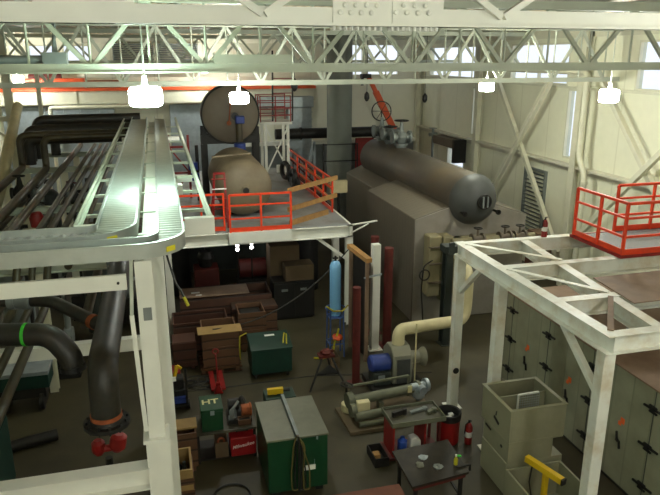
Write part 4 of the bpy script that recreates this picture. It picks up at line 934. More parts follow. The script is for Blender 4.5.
t = thing('job_box', 'dark green rolling job box with a sloped lid on the open floor', 'tool chest', (2.38, 15.5, 0))
obj('body', MB().box(1.88, 2.92, 15.05, 15.85, .16, .8), m_dgreen, t, bevel=.01)
obj('lid', MB().prism([(15.03, .8), (15.03, .84), (15.5, .97), (15.87, .97), (15.87, .8)], 'x', 1.86, 2.94), m_dgreen, t, bevel=.008)
obj('lid_label', MB().box(2.3, 2.56, 15.56, 15.66, .97, .975), m_whitepl, t)
for x in (1.98, 2.82):
    for y in (15.15, 15.75): obj('caster', MB().cyl((x-.025, y, .07), (x+.025, y, .07), .07, 16).bar((x, y, .1), (x, y, .16), .06), m_dark, t)
obj('skirt', MB().box(1.92, 2.88, 15.09, 15.8, .12, .16), m_dark, t)
tag(obj('caution_strap', MB().sweep([(2.72, 15.2, .9), (2.76, 15.35, .99), (2.82, 15.6, 1.0), (2.86, 15.5, 1.0), (2.8, 15.15, .89)], .018, 6), m_tape, loc=(2.78, 15.3, .9)), 'yellow strap lying on the lid of the dark green job box', 'strap')

t = thing('workbench', 'low dark workbench holding a small green case, machine parts below', 'workbench', (.9, 12.0, 0))
obj('top', MB().box(.28, 1.52, 11.75, 12.5, .66, .71), m_tabletop, t, bevel=.005)
for x in (.33, 1.47):
    for y in (11.8, 12.45): obj('leg', MB().bar((x, y, 0), (x, y, .66), .05), m_dark, t)
obj('shelf', MB().box(.3, 1.5, 11.78, 12.48, .06, .1), m_dark, t)
t = thing('tool_case', 'small green metal case lettered HT standing on the low workbench', 'tool case', (.63, 12.1, .71))
obj('body', MB().box(.42, .85, 11.8, 12.4, .71, 1.14), m_green, t, bevel=.01)
obj('lid', MB().box(.41, .86, 11.79, 12.41, 1.14, 1.2), m_green, t, bevel=.01)
text('lettering', 'HT', .26, m_letter, t, face_up(.62, 12.12, 1.201), .001, .006)
obj('latch', MB().box(.6, .68, 11.78, 11.795, 1.08, 1.17), m_galv, t)
t = thing('pipe_threader', 'dark greasy pipe threading machine beside the small green case', 'machine', (1.15, 12.2, .71))
obj('bed', MB().box(.95, 1.45, 11.95, 12.45, .71, .8), m_dark, t, bevel=.01)
obj('motor', MB().cyl((1.0, 12.35, .95), (1.22, 12.35, .95), .13, 18).lathe([(0, .05), (.06, .12), (.12, .12), (.16, .04)], (1.22, 12.3, 1.0), (1,0,.3), 16), m_dark, t)
obj('chuck', MB().cyl((1.25, 12.1, .93), (1.42, 12.1, .93), .12, 20).torus((1.44, 12.1, .93), (1,0,0), .12, .022), m_rust, t)
obj('die_head', MB().cyl((1.03, 12.05, .9), (1.12, 12.02, .92), .1, 14).cyl((1.05, 12.02, 1.0), (1.2, 12.15, 1.12), .03, 8).box(.98, 1.08, 11.98, 12.06, .8, .87), m_galvd, t)
obj('oil_tray', MB().openbox(1.16, 1.42, 11.85, 12.02, .71, .84, .015), m_wood, t)
t = thing('tool_box', 'red tool box with white script lettering under the low workbench', 'tool box', (1.24, 11.95, .1))
obj('body', MB().box(.97, 1.49, 11.72, 12.2, .1, .52), m_milred, t, bevel=.02)
text('lettering', 'Milwaukee', .105, m_letterw, t, face_front(1.22, 11.718, .34) @ M4.Rotation(R(8), 4, 'Z'), .001, .002, .35)
obj('handle', MB().bar((1.12, 11.96, .545), (1.34, 11.96, .545), .03).bar((1.12, 11.96, .52), (1.12, 11.96, .545), .03).bar((1.34, 11.96, .52), (1.34, 11.96, .545), .03), m_black, t)
t = thing('parts_carton', 'open tan carton with dark fittings under the low workbench', 'box', (.78, 11.95, .1))
obj('carton', MB().openbox(.66, .92, 11.76, 12.15, .1, .44, .012), m_card, t)
obj('fitting', MB().torus((.79, 11.9, .38), (.3,-1,.4), .07, .025, 16, 8), m_rust, t)
tag(obj('hose_ring', MB().torus((.85, 10.6, .03), (0,0,1), .34, .02, 32, 8), m_hose, loc=(.85, 10.6, .02)), 'single black hose ring lying on the floor left of the big green chest', 'hose')

t = thing('wooden_crate', 'long pale wooden crate beside the white column, lid boards on top', 'crate', (0, 12, 0))
obj('body', MB().openbox(-.35, .3, 11.55, 12.05, .12, .88, .03), m_wood, t)
obj('lid', MB().box(-.37, .32, 11.72, 12.08, .88, .92), m_ply, t)
objs('runner', MB().box(-.3, -.2, 11.55, 12.05, 0, .12).box(.15, .25, 11.55, 12.05, 0, .12), m_wood, t)
t = thing('wooden_crate', 'open yellow-framed wooden crate of dark parts in the lower left foreground', 'crate', (0, 10.9, 0))
obj('frame', MB().openbox(-.35, .16, 10.55, 11.3, .1, .75, .04), m_ply, t)
obj('slats', MB().box(-.37, .18, 10.53, 10.55, .2, .32).box(-.37, .18, 10.53, 10.55, .45, .57).box(.16, .18, 10.55, 11.3, .2, .32).box(.16, .18, 10.55, 11.3, .45, .57), m_wood, t)
objs('runner', MB().box(-.3, -.2, 10.55, 11.3, 0, .1).box(0., .1, 10.55, 11.3, 0, .1), m_wood, t)
for k, (x, y, r) in enumerate(((-.15, 10.8, .1), (.02, 10.95, .08), (-.1, 11.1, .09))):
    tag(obj('machine_part', MB().lathe([(0, 0), (0, r), (.3, r), (.36, r*.5), (.5, r*.4), (.5, 0)], (x, y, .14), (0,.1*k,1), 14), m_dark if k != 1 else m_teal, loc=(x, y, .14)), ('dark bottle-shaped part nearest the front in the open foreground crate', 'teal bottle-shaped part in the open foreground crate', 'dark bottle-shaped part at the back of the open foreground crate')[k], 'part')
t = thing('tool_cart', 'dark hand cart loaded with tools right of the white columns', 'cart', (.0, 14.2, 0))
obj('frame', MB().bar((-.18, 14.05, .1), (-.18, 14.05, 1.05), .05).bar((.2, 14.05, .1), (.2, 14.05, 1.05), .05).box(-.2, .22, 14.0, 14.5, .1, .16), m_dark, t)
for x in (-.22, .24): obj('wheel', MB().cyl((x-.02, 14.1, .12), (x+.02, 14.1, .12), .12, 18), m_black, t)
obj('load', MB().box(-.16, .18, 14.1, 14.45, .16, .5).box(-.12, .15, 14.12, 14.4, .5, .78), m_black, t, bevel=.03)
lab(obj('blue_case', MB().box(-.1, .17, 14.0, 14.12, .2, .34), m_valveblue, t), 'dark blue case')
lab(obj('yellow_tool', MB().bar((-.05, 14.15, .82), (.02, 14.2, 1.08), .06).bar((.02, 14.2, 1.08), (.12, 14.2, 1.0), .05), m_yellow, t), 'yellow hand tool')
obj('paper', MB().box(-.14, -.02, 14.05, 14.09, .76, .86), m_whitepl, t)

# crates by the mezzanine
t = thing('wooden_crate', 'open wooden crate with a loose yellow plywood lid standing on a pallet', 'crate', (1.15, 16.2, .14))
obj('body', MB().openbox(.72, 1.62, 15.8, 16.75, .14, 1.12, .03), m_wood, t)
objs('batten', MB().box(.7, 1.64, 15.78, 15.8, .58, .7).box(.7, .8, 15.77, 15.79, .14, 1.12).box(1.54, 1.64, 15.77, 15.79, .14, 1.12), m_wood, t)
obj('lid', MB().box(.6, 1.74, 15.7, 16.2, 1.12, 1.14), m_ply, t)
t = thing('pallet', 'rough wooden pallet under the crate with the yellow lid', 'pallet', (1.15, 16.2, 0))
for x in (.7, 1.15, 1.58): objs('runner', MB().box(x-.05, x+.05, 15.7, 16.8, .02, .11), m_wood, t)
for k in range(6): obj('deck_board', MB().box(.62, 1.7, 15.7+k*.2, 15.82+k*.2, .112, .135), m_wood, t)
obj('floor_board', MB().box(.62, 1.7, 15.7, 15.8, 0, .02).box(.62, 1.7, 16.7, 16.8, 0, .02), m_wood, t)
t = thing('pallet_jack', 'red pallet jack with its handle up in front of the pallet', 'pallet jack', (.97, 14.7, 0))
obj('pump_body', MB().prism([(.86, .05), (1.08, .05), (1.0, .26), (.94, .26)], 'y', 14.5, 14.66).box(.92, 1.02, 14.53, 14.63, .25, .34), m_red, t, bevel=.01)
obj('handle', MB().cyl((.97, 14.58, .3), (.96, 14.75, 1.0), .02, 10).torus((.96, 14.77, 1.07), (0,1,.2), .07, .018, 18, 8), m_red, t)
for x in (.87, 1.1): obj('fork', MB().box(x-.06, x+.06, 14.66, 15.68, .06, .1), m_red, t)
for x in (.9, 1.04): obj('wheel', MB().cyl((x-.03, 14.58, .05), (x+.03, 14.58, .05), .05, 14), m_dark, t)
t = thing('cable_tangle', 'tangle of dark cables on the floor in front of the pallet', 'cable', (.7, 15.3, 0))
for k in range(6):
    cx, cy = .25+random.random()*1.0, 15.05+random.random()*.35
    obj('loop', MB().torus((cx, cy, .03+.012*k), (.04,.05,1), .14+.14*random.random(), .014, 24, 6), m_hose, t)
t = thing('wooden_crate', 'tall square wooden crate with an open top behind the job box', 'crate', (2.15, 17.2, 0))
obj('body', MB().openbox(1.78, 2.52, 16.8, 17.6, .1, 1.16, .03), m_wood, t)
objs('batten', MB().box(1.76, 2.54, 16.78, 16.8, .55, .65).box(1.76, 1.84, 16.77, 16.79, .1, 1.16).box(2.46, 2.54, 16.77, 16.79, .1, 1.16), m_wood, t)
obj('packing', MB().box(1.86, 2.44, 16.9, 17.5, .8, 1.05), m_dark, t, bevel=.03)
objs('runner', MB().box(1.85, 1.95, 16.8, 17.6, 0, .1).box(2.35, 2.45, 16.8, 17.6, 0, .1), m_wood, t)
lab(obj('paper_tag', MB().box(2.1, 2.24, 16.85, 16.95, 1.055, 1.07), m_whitepl, t), 'white paper tag')
tag(obj('caution_strap', MB().sweep([(1.72, 16.3, .02), (1.72, 16.35, .35), (1.75, 16.5, .62), (1.95, 16.6, .66)], .02, 6), m_tape, loc=(1.72, 16.3, 0)), 'yellow strap standing against the tall crate left of the job box', 'strap')
t = thing('wooden_crate', 'long low brown crate lying crosswise under the mezzanine edge', 'crate', (1.6, 18.7, 0))
obj('body', MB().openbox(.25, 2.95, 18.25, 19.35, .1, 1.15, .04), m_woodr, t)
obj('lid', MB().box(.25, 2.3, 18.4, 19.2, 1.15, 1.18), m_plyb, t)
lab(obj('paper_tag', MB().box(.6, .85, 18.7, 18.8, 1.18, 1.185).box(.72, .9, 18.5, 18.56, 1.18, 1.185), m_whitepl, t), 'pale paper tags')
objs('runner', MB().box(.4, .6, 18.25, 19.35, 0, .1).box(2.6, 2.8, 18.25, 19.35, 0, .1), m_woodr, t)
t = thing('wooden_crate', 'brown crate behind the tall square crate, at its right', 'crate', (2.6, 17.9, 0))
obj('body', MB().box(1.7, 3.0, 17.65, 18.2, .08, 1.0), m_wood, t, bevel=.01)
objs('batten', MB().box(1.68, 3.02, 17.63, 17.65, .85, .98).box(1.68, 3.02, 17.63, 17.65, .1, .22), m_woodr, t)
objs('runner', MB().box(1.8, 1.95, 17.65, 18.2, 0, .08).box(2.7, 2.85, 17.65, 18.2, 0, .08), m_woodr, t)
t = thing('wooden_crate', 'reddish open crate left of the crate with the yellow lid', 'crate', (.4, 17.2, 0))
obj('body', MB().openbox(.0, 1.5, 17.0, 17.9, .1, .95, .035), m_woodr, t)
objs('runner', MB().box(.1, .25, 17.0, 17.9, 0, .1).box(1.2, 1.35, 17.0, 17.9, 0, .1), m_woodr, t)
t = thing('wooden_crate', 'small red-brown crate on the floor at the left end of the crates', 'crate', (.2, 16.3, 0))
obj('body', MB().box(-.05, .55, 16.1, 16.7, .08, .8), m_woodr, t, bevel=.01)
objs('batten', MB().box(-.07, .57, 16.08, 16.1, .66, .78).box(-.07, .57, 16.08, 16.1, .1, .22), m_woodr, t)
objs('runner', MB().box(0, .1, 16.1, 16.7, 0, .08).box(.4, .5, 16.1, 16.7, 0, .08), m_woodr, t)
tag(obj('red_toolbox', MB().box(-.3, .1, 15.3, 15.75, 0, .35), m_red, loc=(-.1, 15.5, 0), bevel=.02), 'small red tool box on the floor beside the second white column', 'tool box')
t = thing('carton_cabinet', 'black steel cabinet pair under the mezzanine carrying cartons', 'cabinet', (3.75, 19.1, 0))
obj('body', MB().box(3.1, 4.4, 18.8, 19.5, .05, 1.25), m_black, t, bevel=.01)
obj('door', MB().box(3.14, 3.73, 18.78, 18.8, .1, 1.2), m_black, t)
obj('door', MB().box(3.77, 4.36, 18.78, 18.8, .1, 1.2), m_black, t)
obj('plinth', MB().box(3.15, 4.35, 18.85, 19.45, 0, .05), m_black, t)
for x in (3.45, 4.05): objs('label_plate', MB().box(x-.1, x+.1, 18.775, 18.78, .95, 1.03), m_galvd, t)
tag(obj('carton', MB().box(3.5, 4.4, 18.85, 19.45, 1.252, 1.75), m_card, loc=(3.95, 19.1, 1.252), bevel=.01), 'wide brown carton on the black cabinet under the mezzanine', 'box')
tag(obj('carton', MB().box(3.15, 4.1, 19.6, 20.4, 0, 2.2), m_card, loc=(3.6, 20, 0), bevel=.01), 'tall brown carton standing behind the black cabinet', 'box')
for x, z, lb in ((2.2, 1.98, 'left pair of small bright work lights in the dark under the mezzanine'), (2.66, 2.02, 'right pair of small bright work lights in the dark under the mezzanine')):
    t = thing('work_light', lb, 'lamp', (x, 20.3, 0), group='work lights under the mezzanine')
    obj('stand', MB().cyl((x, 20.35, 0), (x, 20.35, z+.2), .025, 8).box(x-.2, x+.2, 20.2, 20.5, 0, .02), m_dark, t)
    for dz in (0, .14): obj('light_head', MB().lathe([(0, 0), (0, .055), (.08, .04), (.08, 0)], (x, 20.3, z+dz), (0,1,0), 16), e_work, t)
t = thing('red_machine', 'dim red machine standing under the mezzanine behind the long crate', 'machine', (1.2, 21, 0))
obj('body', MB().box(.8, 1.6, 20.6, 21.3, .1, 1.3), m_dred, t, bevel=.03)
obj('head', MB().lathe([(0, 0), (0, .2), (.3, .28), (.5, .2), (.5, 0)], (1.2, 20.95, 1.3), (0,0,1), 18), m_dark, t)
obj('skid', MB().box(.75, 1.65, 20.5, 21.4, 0, .1), m_dark, t)
t = thing('red_machine', 'dim red pump unit under the mezzanine below the work lights', 'machine', (2.7, 21, 0))
obj('body', MB().cyl((2.3, 21, 1.1), (3.2, 21, 1.1), .32, 20), m_dred, t)
obj('skid', MB().box(2.2, 3.3, 20.7, 21.3, 0, .78), m_dark, t, bevel=.02)
tag(obj('dark_tank', MB().lathe([(0, 0), (0, .5), (2.1, .5), (2.3, .3), (2.3, 0)], (.25, 22.3, 0), (0,0,1), 26), m_dark, loc=(.25, 22.3, 0)), 'dark upright vessel under the left end of the mezzanine', 'tank')
tag(obj('dark_tank', MB().lathe([(0, 0), (0, .45), (2.2, .45), (2.35, .3), (2.35, 0)], (4.75, 21.6, 0), (0,0,1), 26), m_black, loc=(4.75, 21.6, 0)), 'black upright vessel under the right side of the mezzanine', 'tank')
t = thing('partition', 'dark partition panels standing across the back under the mezzanine', 'wall', (2.6, 24.4, 0))
for k in range(4): obj('panel', MB().box(.15+k*1.25, 1.38+k*1.25, 24.35, 24.45, 0, 2.75), m_teal, t)
# hanging cable from the mezzanine to the crates
tag(obj('hanging_cable', MB().sweep(sag((5.25, 17.9, 2.45), (1.0, 15.9, 1.17), .55, 24), .018, 8), m_hose, loc=(3, 17, 1.5)), 'black cable sagging from the mezzanine column down to the crates', 'cable')

# standing pipes and the blue cylinder
def standing(lb, nm, x, y, h, r, m, square=False):
    t = thing(nm, lb, 'post', (x, y, 0))
    if square: obj('shaft', MB().box(x-r, x+r, y-r, y+r, .02, h), m, t, bevel=.01)
    else: obj('shaft', MB().cyl((x, y, .02), (x, y, h), r, 22), m, t)
    obj('base_plate', MB().box(x-r*1.8, x+r*1.8, y-r*1.8, y+r*1.8, 0, .02), m, t)
standing('white square post standing between two red posts', 'white_post', 5.5, 16.1, 3.1, .11, m_white, True)
standing('oxide red round post just right of the white square post', 'red_post', 5.93, 16.25, 2.92, .125, m_dred)
standing('oxide red post whose top shows behind the white square post', 'red_post', 5.84, 17.2, 3.0, .12, m_dred)
standing('tall oxide red post left of the blower motor, in front of the timber rack', 'red_post', 4.4, 14.25, 2.6, .1, m_dred)
t = thing('timber_rack', 'timber topped rack standing left of the white square post', 'rack', (4.95, 16, 0))
obj('top_beam', MB().bar((4.87, 16.5, 2.98), (5.05, 15.3, 2.9), .16, .12), m_plank, t)
for p in ((4.88, 16.4), (5.03, 15.4)): obj('upright', MB().bar((p[0], p[1], 0), (p[0], p[1], 2.88), .09), m_plyb, t)
obj('side_panel', MB().bar((4.93, 16.35, 1.5), (5.04, 15.45, 1.45), .03, 2.7), m_dark, t)
obj('rail', MB().bar((4.95, 15.4, 2.4), (5.5, 15.6, 2.4), .04), m_galv, t)
t = thing('gas_cylinder', 'light blue gas cylinder standing upright in a blue stand', 'gas cylinder', (4.33, 16.2, 1.18))
obj('body', MB().lathe([(0, 0), (.02, .14), (.08, .155), (1.42, .155), (1.52, .12), (1.57, .06), (1.57, 0)], (4.33, 16.0, 1.18), (0,0,1), 26), m_blue, t)
obj('valve', MB().cyl((4.33, 16.0, 2.73), (4.33, 16.0, 2.88), .03, 10).cyl((4.25, 16.0, 2.82), (4.41, 16.0, 2.82), .025, 8), m_dark, t)
t = thing('cylinder_stand', 'blue tubular stand holding the blue cylinder above the floor', 'stand', (4.33, 16, 0))
for sx in (-1, 1):
    for sy in (-1, 1): obj('leg', MB().bar((4.33+sx*.2, 16+sy*.2, 0), (4.33+sx*.18, 16+sy*.18, 1.4), .035), m_framblue, t)
obj('shelf', MB().box(4.13, 4.53, 15.8, 16.2, 1.15, 1.178), m_framblue, t)
obj('hoop', MB().torus((4.33, 16, 1.4), (0,0,1), .26, .02), m_framblue, t)
obj('ring', MB().bar((4.13, 15.8, .4), (4.53, 15.8, .4), .03).bar((4.13, 16.2, .4), (4.53, 16.2, .4), .03).bar((4.13, 15.8, .4), (4.13, 16.2, .4), .03).bar((4.53, 15.8, .4), (4.53, 16.2, .4), .03), m_framblue, t)
tag(obj('caution_tape', MB().sweep([(4.05, 15.9, 1.5), (4.2, 15.72, 1.42), (4.45, 15.72, 1.4), (4.65, 15.85, 1.5)], .022, 6), m_tape, loc=(4.6, 15.75, 1.4)), 'yellow caution tape strung around the blue cylinder stand', 'tape')
tag(obj('caution_tape', MB().sweep([(3.7, 15.9, .02), (3.9, 15.75, .05), (4.1, 15.85, .03), (4.15, 15.65, .12), (4.25, 15.75, .5), (4.35, 15.7, .9)], .028, 6), m_tape, loc=(4.1, 15.8, 0)), 'yellow tape trailing on the floor from the blue cylinder stand', 'tape')
(tag(obj('orange_rag', MB().lathe([(0, .12), (.05, .14), (.1, .08), (.12, 0)], (4.33, 15.78, .6), (0,-.3,1), 10).box(4.21, 4.46, 15.74, 15.8, .55, .62), m_orange, loc=(4.6, 15.8, .6)), 'orange rag draped on the blue cylinder stand', 'rag'))
t = thing('floor_carton', 'low tan carton on the floor under the blue cylinder stand', 'box', (4.6, 15.4, 0))
obj('carton', MB().openbox(4.0, 4.24, 15.2, 15.68, 0, .3, .015), m_card, t)

t = thing('pipe_tripod', 'black tripod pipe stand with a red vise head on the open floor', 'tripod', (3.65, 14.4, 0))
obj('head', MB().box(3.45, 3.85, 14.25, 14.5, .8, .86).lathe([(0, .12), (.06, .14), (.12, .08), (.12, 0)], (3.66, 14.38, .86), (0,0,1), 14).bar((3.5, 14.36, .93), (3.84, 14.36, .93), .06), m_dred, t)
for a, b in (((3.17, 14.1), (3.55, 14.35)), ((4.1, 13.95), (3.78, 14.33)), ((3.95, 14.95), (3.7, 14.48))): obj('leg', MB().cyl((a[0], a[1], 0), (b[0], b[1], .8), .028, 10), m_black, t)
obj('tray', MB().prism([(3.36, 14.2), (3.93, 14.15), (3.82, 14.65)], 'z', .38, .41), m_black, t)

# pipe skid
t = thing('pump_skid', 'pipe skid of grey-green pipes on a tan base plate in the middle of the floor', 'skid', (4.6, 12.7, 0))
obj('base_plate', MB().prism([(3.6, 12.0), (4.9, 12.02), (5.7, 12.4), (5.75, 13.2), (3.55, 13.1)], 'z', 0, .08), m_skidp, t)
obj('barrel', MB().cyl((3.9, 12.75, .42), (5.55, 12.95, .42), .115, 22), m_skid, t)
obj('barrel', MB().cyl((3.8, 12.3, .26), (4.75, 12.36, .26), .1, 20), m_skid, t)
objs('end_flange', MB().cyl((3.72, 12.72, .45), (3.86, 12.74, .45), .18, 22).cyl((3.72, 12.42, .36), (3.84, 12.43, .36), .15, 20).cyl((5.5, 12.94, .42), (5.58, 12.95, .42), .17, 20), m_skid, t)
obj('gear_case', MB().box(3.9, 4.2, 12.45, 12.62, .1, .5).lathe([(0, 0), (0, .16), (.2, .16), (.2, 0)], (3.8, 12.9, .08), (0,0,1), 16), m_creampipe, t, bevel=.02)
obj('shaft_rail', MB().bar((3.85, 13.05, .62), (5.4, 13.2, .62), .05).bar((3.85, 13.05, .08), (3.85, 13.05, .62), .05).bar((5.4, 13.2, .08), (5.4, 13.2, .62), .05), m_skid, t)
vv = obj('valve', MB().lathe([(0, .06), (.1, .15), (.3, .16), (.42, .1), (.42, 0)], (5.55, 12.9, .12), (0,0,1), 16).cyl((5.35, 12.88, .48), (5.75, 12.92, .48), .09, 12).cyl((5.7, 12.91, .48), (5.78, 12.92, .48), .16, 14).cyl((5.55, 12.75, .5), (5.55, 12.6, .5), .1, 12), m_galv, t)
obj('handwheel', MB().torus((3.78, 12.95, .72), (.2,.1,1), .15, .02, 20, 6).cyl((3.78, 12.95, .3), (3.78, 12.95, .72), .03, 8), m_dark, t)
lab(obj('paper_tag', MB().box(5.2, 5.3, 12.7, 12.72, .45, .62), m_letter, t), 'pale yellow tag')
for y in (12.35, 12.8): objs('saddle', MB().box(4.5, 4.6, y-.12, y+.12, .08, .3), m_skid, t)
obj('side_pipe', MB().cyl((3.85, 12.15, .14), (4.8, 12.2, .14), .06, 14), m_skid, t)

t = thing('red_worktable', 'red legged steel worktable with a shallow greasy top before the pipe skid', 'table', (4.7, 11.2, 0))
obj('top', MB().box(4.15, 5.28, 10.85, 11.5, .8, .85), m_tabletop, t, bevel=.005)
obj('rim', MB().box(4.13, 5.3, 10.83, 10.85, .8, .9).box(4.13, 5.3, 11.5, 11.52, .8, .9).box(4.13, 4.15, 10.85, 11.5, .8, .9).box(5.28, 5.3, 10.85, 11.5, .8, .9), m_skid, t)
obj('side_panel', MB().box(4.17, 4.21, 10.9, 11.45, .08, .8), m_red, t)
obj('side_panel', MB().box(4.86, 4.9, 10.9, 11.45, .08, .8), m_red, t)
obj('leg', MB().bar((5.2, 10.92, 0), (5.2, 10.92, .8), .05), m_dred, t)
obj('leg', MB().bar((5.2, 11.42, 0), (5.2, 11.42, .8), .05), m_dred, t)
obj('shelf', MB().box(4.1, 5.25, 10.85, 11.5, .04, .08), m_dred, t)
objs('caster', MB().cyl((4.2, 11.0, .02), (4.2, 11.04, .02), .02, 8).cyl((4.85, 11.0, .02), (4.85, 11.04, .02), .02, 8), m_dark, t)
for k, (x, y, w, h, m, lb) in enumerate(((4.4, 11.15, .16, .12, m_dark, 'dark tool lying at the left end of the red legged table'), (4.85, 11.2, .2, .05, m_galvd, 'flat grey tool in the middle of the red legged table'), (5.1, 11.1, .1, .06, m_skid, 'small grey-green fitting at the right end of the red legged table'))):
    tag(obj('tool', MB().bar((x-w, y, .85+h/2), (x+w, y+.1, .85+h/2), .08, h).cyl((x+w*.8, y+.08, .85), (x+w*.8, y+.08, .86+h), .06, 10), m, loc=(x, y, .85), bevel=.008), lb, 'tool')
tag(obj('paint_can', MB().lathe([(0, 0), (0, .1), (.3, .1), (.34, .05), (.38, .05), (.38, 0)], (4.42, 11.0, .08), (0,0,1), 20), m_bluebottle, loc=(4.42, 11.0, .08)), 'blue can on the shelf of the red legged worktable', 'can')
tag(obj('paper_sack', MB().prism([(4.55, .08), (4.82, .08), (4.8, .36), (4.7, .44), (4.58, .42)], 'y', 10.92, 11.12), m_whitepl, loc=(4.7, 11.0, .08), bevel=.02), 'white sack beside the blue can under the red legged worktable', 'bag')
tag(obj('parts_bin', MB().openbox(3.75, 4.05, 10.75, 11.3, 0, .2, .02), m_dark, loc=(3.9, 11, 0)), 'dark open parts tray on the floor left of the red legged worktable', 'box')
tag(obj('yellow_block', MB().box(3.82, 3.95, 11.0, 11.15, .02, .12), m_plank, loc=(3.88, 11.05, .02)), 'yellow wooden block in the dark parts tray', 'block')

t = thing('welding_table', 'dark stained welding table at the bottom of the view', 'table', (4.4, 9.6, 0))
obj('top', MB().prism([(3.84, 9.0), (4.98, 9.15), (5.05, 10.2), (3.86, 10.1)], 'z', .75, .8), m_weld, t)
for p in ((3.95, 9.12), (4.88, 9.25), (4.93, 10.08), (3.97, 9.98)): obj('leg', MB().bar((p[0], p[1], 0), (p[0], p[1], .75), .06), m_dark, t)
obj('apron', MB().bar((3.9, 9.08, .7), (4.95, 9.22, .7), .03, .1).bar((3.9, 9.08, .7), (3.92, 10.05, .7), .03, .1), m_dred, t)
obj('foot_rail', MB().bar((3.95, 9.12, .25), (4.88, 9.25, .25), .04).bar((4.88, 9.25, .25), (4.93, 10.08, .25), .04), m_dark, t)
for x, y, m, lb in ((4.35, 9.75, m_galv, 'crumpled pale rag at the back of the welding table'), (4.2, 9.55, m_lid, 'crumpled pale rag at the left of the welding table'), (4.5, 9.42, m_galvd, 'grey rag near the front of the welding table')):
    q = MB().lathe([(0, 0), (0, .07), (.015, .09), (.03, .05), (.045, 0)], (x, y, .8), (0,0,1), 9)
    for v in q.bm.verts: v.co.x += random.uniform(-.03, .03); v.co.y += random.uniform(-.02, .02)
    tag(obj('rag', q, m, loc=(x, y, .8)), lb, 'rag')
t = thing('spray_bottle', 'lime green spray bottle on the right end of the welding table', 'bottle', (4.85, 9.4, .8))
obj('body', MB().lathe([(0, 0), (0, .04), (.1, .04), (.14, .02), (.17, .02), (.17, 0)], (4.85, 9.42, .8), (0,0,1), 14), m_tape, t)
obj('trigger', MB().bar((4.85, 9.42, .98), (4.93, 9.38, .985), .025, .03), m_greenband, t)
obj('head', MB().cyl((4.85, 9.42, .97), (4.85, 9.42, 1.0), .02, 8), m_whitepl, t)
t = thing('clamp', 'dark bar clamp hanging off the right edge of the welding table', 'clamp', (5.02, 9.6, .8))
obj('bar', MB().bar((4.8, 9.3, .82), (5.1, 9.32, .82), .03), m_dark, t)
obj('jaw', MB().box(5.07, 5.1, 9.3, 9.34, .7, .83), m_dark, t)
t = thing('board_stack', 'brick brown board on trestles at the very bottom of the view', 'table', (3.0, 8.7, 0))
obj('board', MB().box(2.35, 3.55, 8.2, 8.92, .93, .98), m_brick, t, bevel=.004)
for x in (2.5, 3.4):
    obj('trestle', MB().bar((x, 8.3, 0), (x, 8.5, .93), .05).bar((x, 8.8, 0), (x, 8.6, .93), .05).bar((x, 8.35, .3), (x, 8.75, .3), .04), m_wood, t)

t = thing('waste_bin', 'round red waste bin lined with a black bag near the white frame column', 'bin', (5.58, 11.3, 0))
obj('drum', MB().lathe([(0, 0), (0, .22), (.02, .235), (.66, .25), (.68, .26), (.70, .25), (.70, .23), (.06, .21), (.06, 0)], (5.58, 11.3, 0), (0,0,1), 30), m_red, t)
obj('bag', MB().lathe([(.56, .262), (.71, .27), (.73, .255), (.71, .23), (.5, .2), (.45, 0)], (5.58, 11.3, 0), (0,0,1), 30), m_black, t)
obj('paper', MB().box(5.5, 5.62, 11.2, 11.28, .5, .62).box(5.62, 5.72, 11.33, 11.42, .5, .6), m_whitepl, t)
t = thing('hand_cart', 'green wheeled cart with a grey top on the floor at far left under the pipes', 'cart', (-3.5, 15.9, 0))
obj('deck', MB().box(-4.1, -2.9, 14.9, 15.6, .55, .9), m_dgreen, t, bevel=.02)
obj('cover', MB().box(-4.12, -2.88, 14.85, 15.62, .9, 1.0), m_galv, t, bevel=.01)
for x in (-3.9, -3.1):
    for y in (14.98, 15.3): obj('wheel', MB().cyl((x-.05, y, .2), (x+.05, y, .2), .2, 18), m_dark, t)
obj('chassis', MB().box(-4.0, -3.0, 14.95, 15.55, .3, .55), m_dark, t)
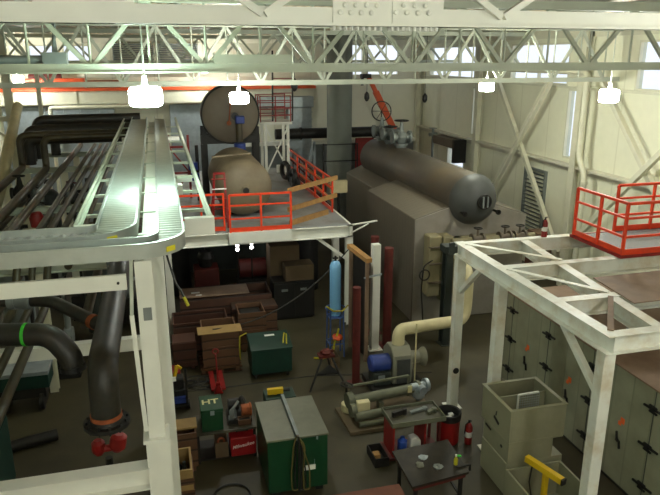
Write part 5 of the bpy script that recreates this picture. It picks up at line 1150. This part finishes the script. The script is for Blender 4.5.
t = thing('green_cabinet', 'dark green cabinet at the bottom left edge of the view', 'cabinet', (-3.6, 11.6, 0))
obj('body', MB().box(-4.2, -3.2, 11.0, 12.2, .06, 1.5), m_dgreen, t, bevel=.015)
obj('plinth', MB().box(-4.15, -3.25, 11.05, 12.15, 0, .06), m_black, t)
obj('door', MB().box(-3.2, -3.18, 11.05, 12.15, .12, 1.44), m_dgreen, t)
tag(obj('pipe_offcut', MB().cyl((-3.6, 13.2, .12), (-2.6, 13.5, .12), .12, 18), m_dark, loc=(-3.1, 13.3, 0)), 'short dark pipe lying on the floor at far left beyond the green cabinet', 'pipe')
tag(obj('floor_hose', MB().pipe([(-.2, 14.9, .02), (1.2, 14.85, .02), (3.4, 14.9, .02), (6.5, 14.3, .02)], .012, .3, 6), m_hose, loc=(3, 14.9, 0)), 'thin dark hose running crosswise over the floor past the job box', 'hose')

# ------------------------------------------------------------------ daylight and camera
w = bpy.data.worlds.new('sky'); S.world = w; w.use_nodes = True
nt = w.node_tree; bg = nt.nodes['Background']
sky = nt.nodes.new('ShaderNodeTexSky'); sky.sky_type = 'PREETHAM'; sky.turbidity = 6
sky.sun_direction = (-.6, -.3, .74)
mx = nt.nodes.new('ShaderNodeMix'); mx.data_type = 'RGBA'; mx.inputs['Factor'].default_value = .75
nt.links.new(sky.outputs['Color'], mx.inputs['A']); mx.inputs['B'].default_value = (.86, .9, 1., 1)
nt.links.new(mx.outputs['Result'], bg.inputs['Color']); bg.inputs['Strength'].default_value = 1.5

cd = bpy.data.cameras.new('camera'); cam = bpy.data.objects.new('camera', cd); C.objects.link(cam)
cd.sensor_fit = 'HORIZONTAL'; cd.sensor_width = 36; cd.lens = 650*36/660
cd.clip_start = .05; cd.clip_end = 200
cam.location = (0, 0, 8.0)
cam.rotation_euler = (R(90-16.42), 0, R(-14.64))
S.camera = cam
S.view_settings.view_transform = 'Standard'; S.view_settings.look = 'None'
S.view_settings.gamma = 1; S.view_settings.use_curve_mapping = False
S.view_settings.exposure = 0.12
